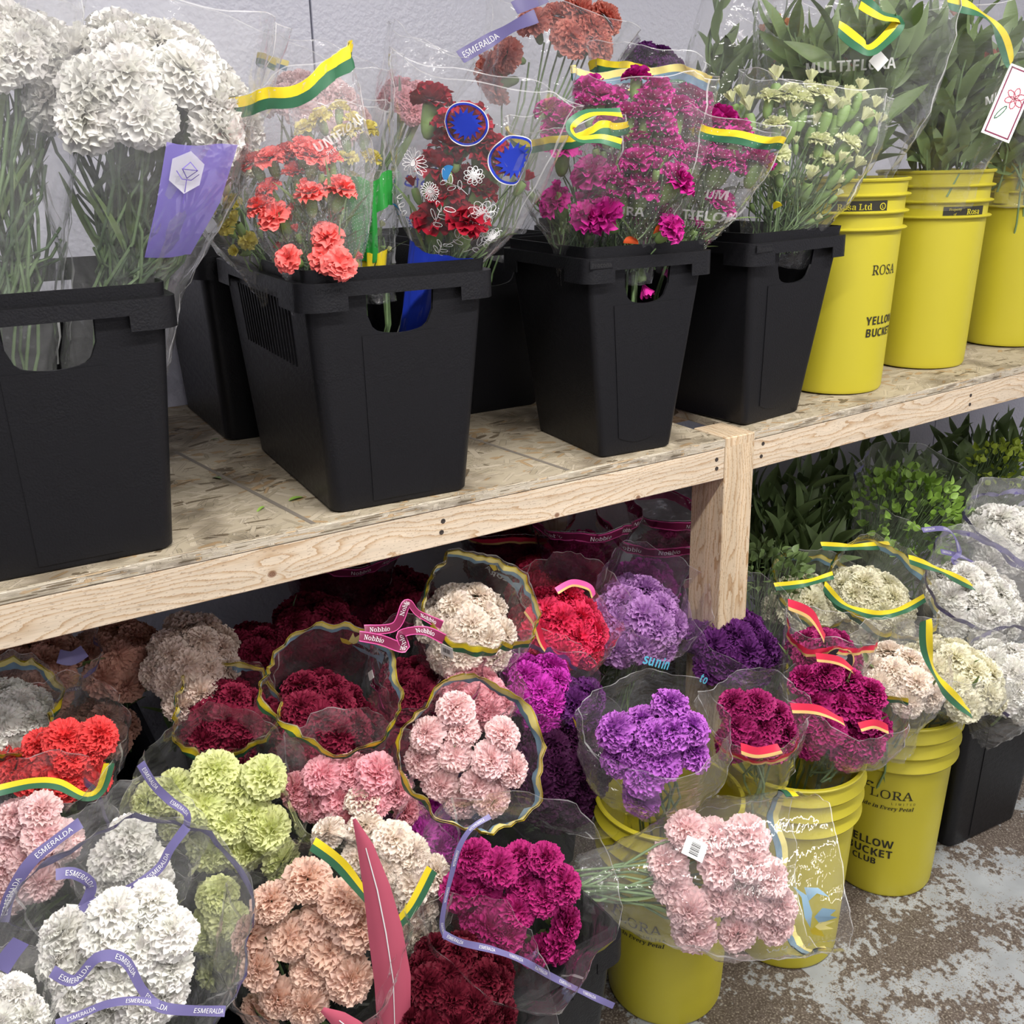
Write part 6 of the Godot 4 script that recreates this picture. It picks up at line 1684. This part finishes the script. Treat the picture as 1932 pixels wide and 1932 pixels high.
func details() -> void:
	# prints on the dark red spray bouquet
	var d: Dictionary = made["T6"]
	var s: Sleeve = d.sleeve
	var o: Node3D = d.node
	sun_mark(o, s, 0.5000, 0.5576, 0.035)
	sun_mark(o, s, -0.1000, 0.5912, 0.029)
	for q in [[-0.7, 0.5173, 0.022], [-0.425, 0.4837, 0.014]]:
		polys_on(o, "printed_daisy", s, q[0], q[1], daisy(q[2], 18, 0.0008), M.print_white, 0.2)
	for q in [[-1.45, 0.4703, 0.03, 0.6], [-0.275, 0.4501, 0.03, -0.5], [0.15, 0.43, 0.028, -0.7], [-1.05, 0.4434, 0.022, 0.2], [-0.125, 0.5039, 0.025, 1.2], [0.575, 0.4232, 0.03, -0.9], [-0.2, 0.3964, 0.022, -0.4]]:
		polys_on(o, "printed_sprig", s, q[0], q[1], spray_line(q[2], 0.0008), M.print_white, q[3])
	for q in [[0.35, 0.4703, 0.022], [0.1, 0.524, 0.014], [0.675, 0.4367, 0.016]]:
		for k in 3:
			polys_on(o, "printed_rose", s, q[0], q[1], daisy(q[2] * (1.0 - 0.27 * k), 9 - k, 0.0008), M.print_white, 0.3 * k)
	for q in [[-0.175, 0.5173, 1.3], [-1.35, 0.43, 0.2]]:
		var half := PackedVector2Array()
		for k in 13:
			half.append(Vector2(0.013 * cos(PI * k / 12.0), 0.013 * sin(PI * k / 12.0)))
		polys_on(o, "printed_dot", s, q[0], q[1], [half], M.print_sky, q[2])
	emblem(made["burg2"], 3.0, 0.10)
	emblem(made["fallen"], 0.5, 0.10)
	emblem(made["blush"], 3.0, 0.06)
	rose_mark(made["T1"])
	portrait(made["mag3b"], 0.35, 0.0)
	var pp: Dictionary = made["peach"]
	for q in [[[Vector3(0.3625, -0.2104, 0.4000), Vector3(0.3746, -0.2572, 0.4000), Vector3(0.3857, -0.3250, 0.4000), Vector3(0.3931, -0.3934, 0.4000), Vector3(0.3987, -0.4720, 0.4000), Vector3(0.3959, -0.5577, 0.4000), Vector3(0.3853, -0.6419, 0.4000)], [0.002, 0.01, 0.017, 0.022, 0.024, 0.022, 0.015]], [[Vector3(0.2892, -0.4248, 0.4400), Vector3(0.3089, -0.4518, 0.4400), Vector3(0.3276, -0.4829, 0.4400), Vector3(0.3393, -0.5191, 0.4400), Vector3(0.3443, -0.5519, 0.4400), Vector3(0.3421, -0.5852, 0.4400), Vector3(0.3328, -0.6145, 0.4400)], [0.003, 0.01, 0.014, 0.016, 0.016, 0.014, 0.01]]]:
		strip(pp.node, "printed_petal", q[0].map(func(v): return v - pp.f), q[1], Vector3(-0.25, 0.5, 0.83), M.print_pink)
		strip(pp.node, "printed_vein", q[0].slice(1).map(func(v): return v - pp.f), [0.0006, 0.0008, 0.0008, 0.0006, 0.0005, 0.0004], Vector3(-0.25, 0.5, 0.83), M.print_white, 0.0012)
	for q in [["white", [Vector3(0.0165, -0.2172, 0.4500), Vector3(0.0344, -0.2384, 0.4500), Vector3(0.0594, -0.2221, 0.4500), Vector3(0.0833, -0.2383, 0.4500), Vector3(0.0970, -0.2869, 0.4500), Vector3(0.1153, -0.3180, 0.4500), Vector3(0.1762, -0.3560, 0.4500)], 0.0055, "lilac"], ["white", [Vector3(0.0107, -0.2630, 0.4700), Vector3(0.0328, -0.2641, 0.4700), Vector3(0.0580, -0.2645, 0.4700), Vector3(0.0828, -0.2733, 0.4700), Vector3(0.1074, -0.2902, 0.4700)], 0.0040, "lilac"], ["whiteup", [Vector3(0.0422, -0.2444, 0.2600), Vector3(0.0616, -0.2515, 0.2600), Vector3(0.0772, -0.2768, 0.2600), Vector3(0.0610, -0.3077, 0.2600)], 0.0065, "lilac"], ["whiteup", [Vector3(0.0607, -0.2986, 0.2700), Vector3(0.0873, -0.2919, 0.2700), Vector3(0.1210, -0.2920, 0.2700), Vector3(0.1542, -0.2781, 0.2700), Vector3(0.1709, -0.2558, 0.2700), Vector3(0.1927, -0.2340, 0.2700)], 0.0060, "lilac"], ["green", [Vector3(0.1655, -0.1949, 0.1600), Vector3(0.1778, -0.2316, 0.1600), Vector3(0.1947, -0.2627, 0.1600), Vector3(0.2139, -0.2912, 0.1600), Vector3(0.2098, -0.3149, 0.1600)], 0.0055, "lilac"], ["pinkleft", [Vector3(-0.0211, -0.3269, 0.2000), Vector3(-0.0085, -0.2939, 0.2000), Vector3(0.0183, -0.2597, 0.2000), Vector3(0.0478, -0.2416, 0.2000), Vector3(0.0816, -0.2264, 0.2000)], 0.0075, "lilac"], ["magenta", [Vector3(0.5510, -0.2827, 0.4000), Vector3(0.5227, -0.2892, 0.4000), Vector3(0.5027, -0.3119, 0.4000), Vector3(0.4902, -0.3478, 0.4000), Vector3(0.4791, -0.3845, 0.4000), Vector3(0.4728, -0.4197, 0.4000), Vector3(0.4779, -0.4454, 0.4000)], 0.0035, "lilac"], ["magenta", [Vector3(0.4545, -0.3947, 0.4400), Vector3(0.4796, -0.4205, 0.4400), Vector3(0.5263, -0.4558, 0.4400), Vector3(0.5712, -0.4961, 0.4400), Vector3(0.6182, -0.5476, 0.4400), Vector3(0.6727, -0.6046, 0.4400), Vector3(0.7286, -0.6602, 0.4400)], 0.0045, "lilac"], ["T8", [Vector3(0.9834, 0.7344, -0.4000), Vector3(1.0449, 0.7646, -0.4000), Vector3(1.0992, 0.7913, -0.4000), Vector3(1.1570, 0.8149, -0.4000)], 0.0130, "lilac"], ["T8", [Vector3(1.1061, 0.8267, -0.4000), Vector3(1.1799, 0.8523, -0.4000)], 0.0130, "lilac"], ["corner", [Vector3(-0.0277, -0.2172, 0.4200), Vector3(-0.0160, -0.2035, 0.4200), Vector3(-0.0047, -0.1929, 0.4200)], 0.0090, "lilac"], ["dusty2", [Vector3(0.1176, -0.1848, -0.2000), Vector3(0.1358, -0.1940, -0.2000), Vector3(0.1565, -0.1869, -0.2000)], 0.0110, "lilac"], ["w2", [Vector3(2.0123, -0.3690, 0.0200), Vector3(2.0982, -0.4025, 0.0200), Vector3(2.1790, -0.4469, 0.0200), Vector3(2.3720, -0.5079, 0.0200)], 0.0060, "lilac"], ["w2", [Vector3(1.9196, -0.2918, 0.0300), Vector3(2.0190, -0.3133, 0.0300), Vector3(2.0698, -0.3788, 0.0300), Vector3(2.0538, -0.4025, 0.0300), Vector3(2.1663, -0.4574, 0.0300), Vector3(2.2410, -0.5117, 0.0300)], 0.0060, "lilac"], ["w3", [Vector3(2.3181, -0.5049, 0.0000), Vector3(2.4006, -0.4948, 0.0000)], 0.0070, "lilac"], ["T9m", [Vector3(0.9625, 0.6118, 0.1300), Vector3(0.9024, 0.6109, 0.1300), Vector3(0.8704, 0.5927, 0.1300), Vector3(0.8854, 0.5749, 0.1300), Vector3(0.9266, 0.5745, 0.1300), Vector3(0.9631, 0.5666, 0.1300)], 0.0080, "yg"], ["T11", [Vector3(1.5284, 0.7628, 0.0300), Vector3(1.5847, 0.7381, 0.0300), Vector3(1.6262, 0.7303, 0.0300), Vector3(1.6927, 0.7789, 0.0300), Vector3(1.6437, 0.7894, 0.0300), Vector3(1.5834, 0.8097, 0.0300)], 0.0135, "yg"], ["T12", [Vector3(1.8417, 0.8228, 0.0200), Vector3(1.9475, 0.8088, 0.0200), Vector3(2.0213, 0.7702, 0.0200), Vector3(2.0650, 0.7143, 0.0200)], 0.0135, "yg"], ["cream", [Vector3(0.3214, -0.2547, 0.3600), Vector3(0.3530, -0.2981, 0.3600), Vector3(0.3848, -0.3612, 0.3600), Vector3(0.4150, -0.4218, 0.3600), Vector3(0.4468, -0.4112, 0.3600), Vector3(0.4811, -0.3628, 0.3600)], 0.0085, "yg"], ["iv2", [Vector3(1.4045, -0.2218, 0.4200), Vector3(1.4186, -0.2863, 0.4200), Vector3(1.4669, -0.3633, 0.4200), Vector3(1.5699, -0.4586, 0.4200)], 0.0110, "yg"], ["coral", [Vector3(0.0003, -0.2497, 0.0300), Vector3(0.0421, -0.2540, 0.0300), Vector3(0.0738, -0.2678, 0.0300), Vector3(0.1041, -0.2993, 0.0300), Vector3(0.1257, -0.2963, 0.0300), Vector3(0.1421, -0.2590, 0.0300)], 0.0075, "yg"], ["iv1", [Vector3(1.5667, -0.3316, 0.0600), Vector3(1.6301, -0.3911, 0.0600), Vector3(1.7391, -0.4456, 0.0600), Vector3(1.8307, -0.4596, 0.0600), Vector3(1.9131, -0.4492, 0.0600)], 0.0100, "yg"], ["iv1", [Vector3(1.7593, -0.3443, -0.1200), Vector3(1.8723, -0.3727, -0.1200), Vector3(2.0110, -0.3985, -0.1200)], 0.0100, "yg"], ["w2", [Vector3(1.7853, -0.3086, 0.1000), Vector3(1.8926, -0.3595, 0.1000), Vector3(2.0369, -0.4387, 0.1000)], 0.0100, "yg"], ["iv4", [Vector3(1.5372, -0.3674, -0.0500), Vector3(1.6343, -0.3827, -0.0500), Vector3(1.7241, -0.3852, -0.0500)], 0.0090, "yg"], ["mag3", [Vector3(1.1103, -0.3050, 0.4000), Vector3(1.1758, -0.3305, 0.4000), Vector3(1.2401, -0.3741, 0.4000)], 0.0080, "red"], ["mag3", [Vector3(1.2824, -0.3987, 0.4000), Vector3(1.3211, -0.4057, 0.4000), Vector3(1.3602, -0.4296, 0.4000)], 0.0080, "red"], ["mag3b", [Vector3(1.2416, -0.2115, 0.2600), Vector3(1.3018, -0.2481, 0.2600), Vector3(1.3432, -0.3073, 0.2600)], 0.0100, "red"], ["mag3b", [Vector3(1.3006, -0.3237, 0.2800), Vector3(1.3735, -0.3561, 0.2800), Vector3(1.4466, -0.4230, 0.2800)], 0.0080, "red"], ["winepink", [Vector3(1.0437, -0.3771, 0.3600), Vector3(1.0829, -0.3991, 0.3600), Vector3(1.1348, -0.4096, 0.3600)], 0.0090, "red"], ["crimson", [Vector3(0.8907, -0.2507, -0.0500), Vector3(0.9112, -0.2833, -0.0500), Vector3(0.9247, -0.3255, -0.0500), Vector3(0.9341, -0.3449, -0.0500)], 0.0070, "red"], ["crimson", [Vector3(0.9594, -0.2308, -0.0500), Vector3(0.9957, -0.2236, -0.0500), Vector3(1.0352, -0.2423, -0.0500), Vector3(1.0453, -0.2637, -0.0500)], 0.0070, "rose"], ["burg4", [Vector3(0.5343, -0.1748, 0.0200), Vector3(0.5719, -0.1930, 0.0200), Vector3(0.6103, -0.2174, 0.0200), Vector3(0.6079, -0.1917, 0.0200), Vector3(0.6483, -0.1972, 0.0200), Vector3(0.6848, -0.2231, 0.0200)], 0.0085, "wine"], ["burg4", [Vector3(0.5599, -0.1873, -0.0200), Vector3(0.6139, -0.1965, -0.0200), Vector3(0.6385, -0.1603, -0.0200), Vector3(0.6589, -0.1852, -0.0200), Vector3(0.7019, -0.2187, -0.0200)], 0.0080, "wine"]]:
		ribbon(made[q[0]], q[1], q[2], q[3])
	for q in [["T9m", 0.0000, 0.3754, 0.00, "print_orange", 0.011], ["T9m", 0.7000, 0.3955, 0.20, "print_orange", 0.011], ["T10", -0.1500, 0.4142, 0.60, "print_yellow", 0.010], ["purple", -1.5000, 0.5722, 0.10, "print_yellow", 0.011]]:
		var e: Dictionary = made[q[0]]
		var half := PackedVector2Array()
		for k in 13:
			half.append(Vector2(q[5] * cos(PI * k / 12.0), q[5] * 1.2 * sin(PI * k / 12.0)))
		polys_on(e.node, "printed_dot", e.sleeve, q[1], q[2], [half], M[q[4]], q[3], 0.004)
	var sg: Array = [Vector3(1.0511, -0.3420, 0.0600), Vector3(1.1824, -0.4116, 0.0600), Vector3(1.2903, -0.4899, 0.0600)]
	var sv: Dictionary = made["violet"]
	ink_line(sv, sg[0], sg[1], "sunin", 0.020)
	ink_line(sv, sg[1], sg[2], "to", 0.018)
	# fallen leaves on the shelf deck
	for q in [["small curled grey-green leaf on the shelf deck near the gap", Vector3(0.4294, 0.0178, -0.3152), 0.40, 0.030, "leaf"], ["pale green leaf lying on the shelf deck, left of the wide bucket", Vector3(0.4465, 0.0178, -0.1275), 2.20, 0.026, "leaf_light"], ["longer green leaf on the shelf deck beside the wide bucket's corner", Vector3(0.4876, 0.0178, -0.1304), -1.20, 0.045, "leaf_light"], ["tiny dry leaf at the back of the shelf deck beside the bucket", Vector3(0.4999, 0.0178, -0.5814), 0.90, 0.022, "leaf"]]:
		var l := thing("fallen_leaf", q[0], "leaf", q[1], "fallen leaves on the shelf")
		var f := Basis(Vector3.UP, q[2]) * Basis(Vector3.RIGHT, -PI / 2 + 0.08)
		part(l, "leaf_blade", mesh_of.leaf, M[q[4]], Transform3D(f.scaled(Vector3.ONE * q[3]), Vector3(0, 0.002, 0)))
	card(Vector3(2.0786, 0.6379, 0.0200), Vector3(-0.5, 0.12, 0.85), Vector3(0.42, 0.9, 0.0))
	for q in [["fallen", -0.5000, 0.2370, 0.03, 0.036, -0.5, true], ["blush", -0.1250, 0.4534, 0.024, 0.028, 0.3, true], ["T11", 0.3250, 0.6744, 0.028, 0.028, 0.78, false], ["burg4", -0.9000, 0.4975, 0.014, 0.03, -0.4, false], ["blackred", 1.5000, 0.4058, 0.026, 0.01, -0.5, false]]:
		var e: Dictionary = made[q[0]]
		sticker_on(e.node, e.sleeve, q[1], q[2], q[3], q[4], q[5], q[6])
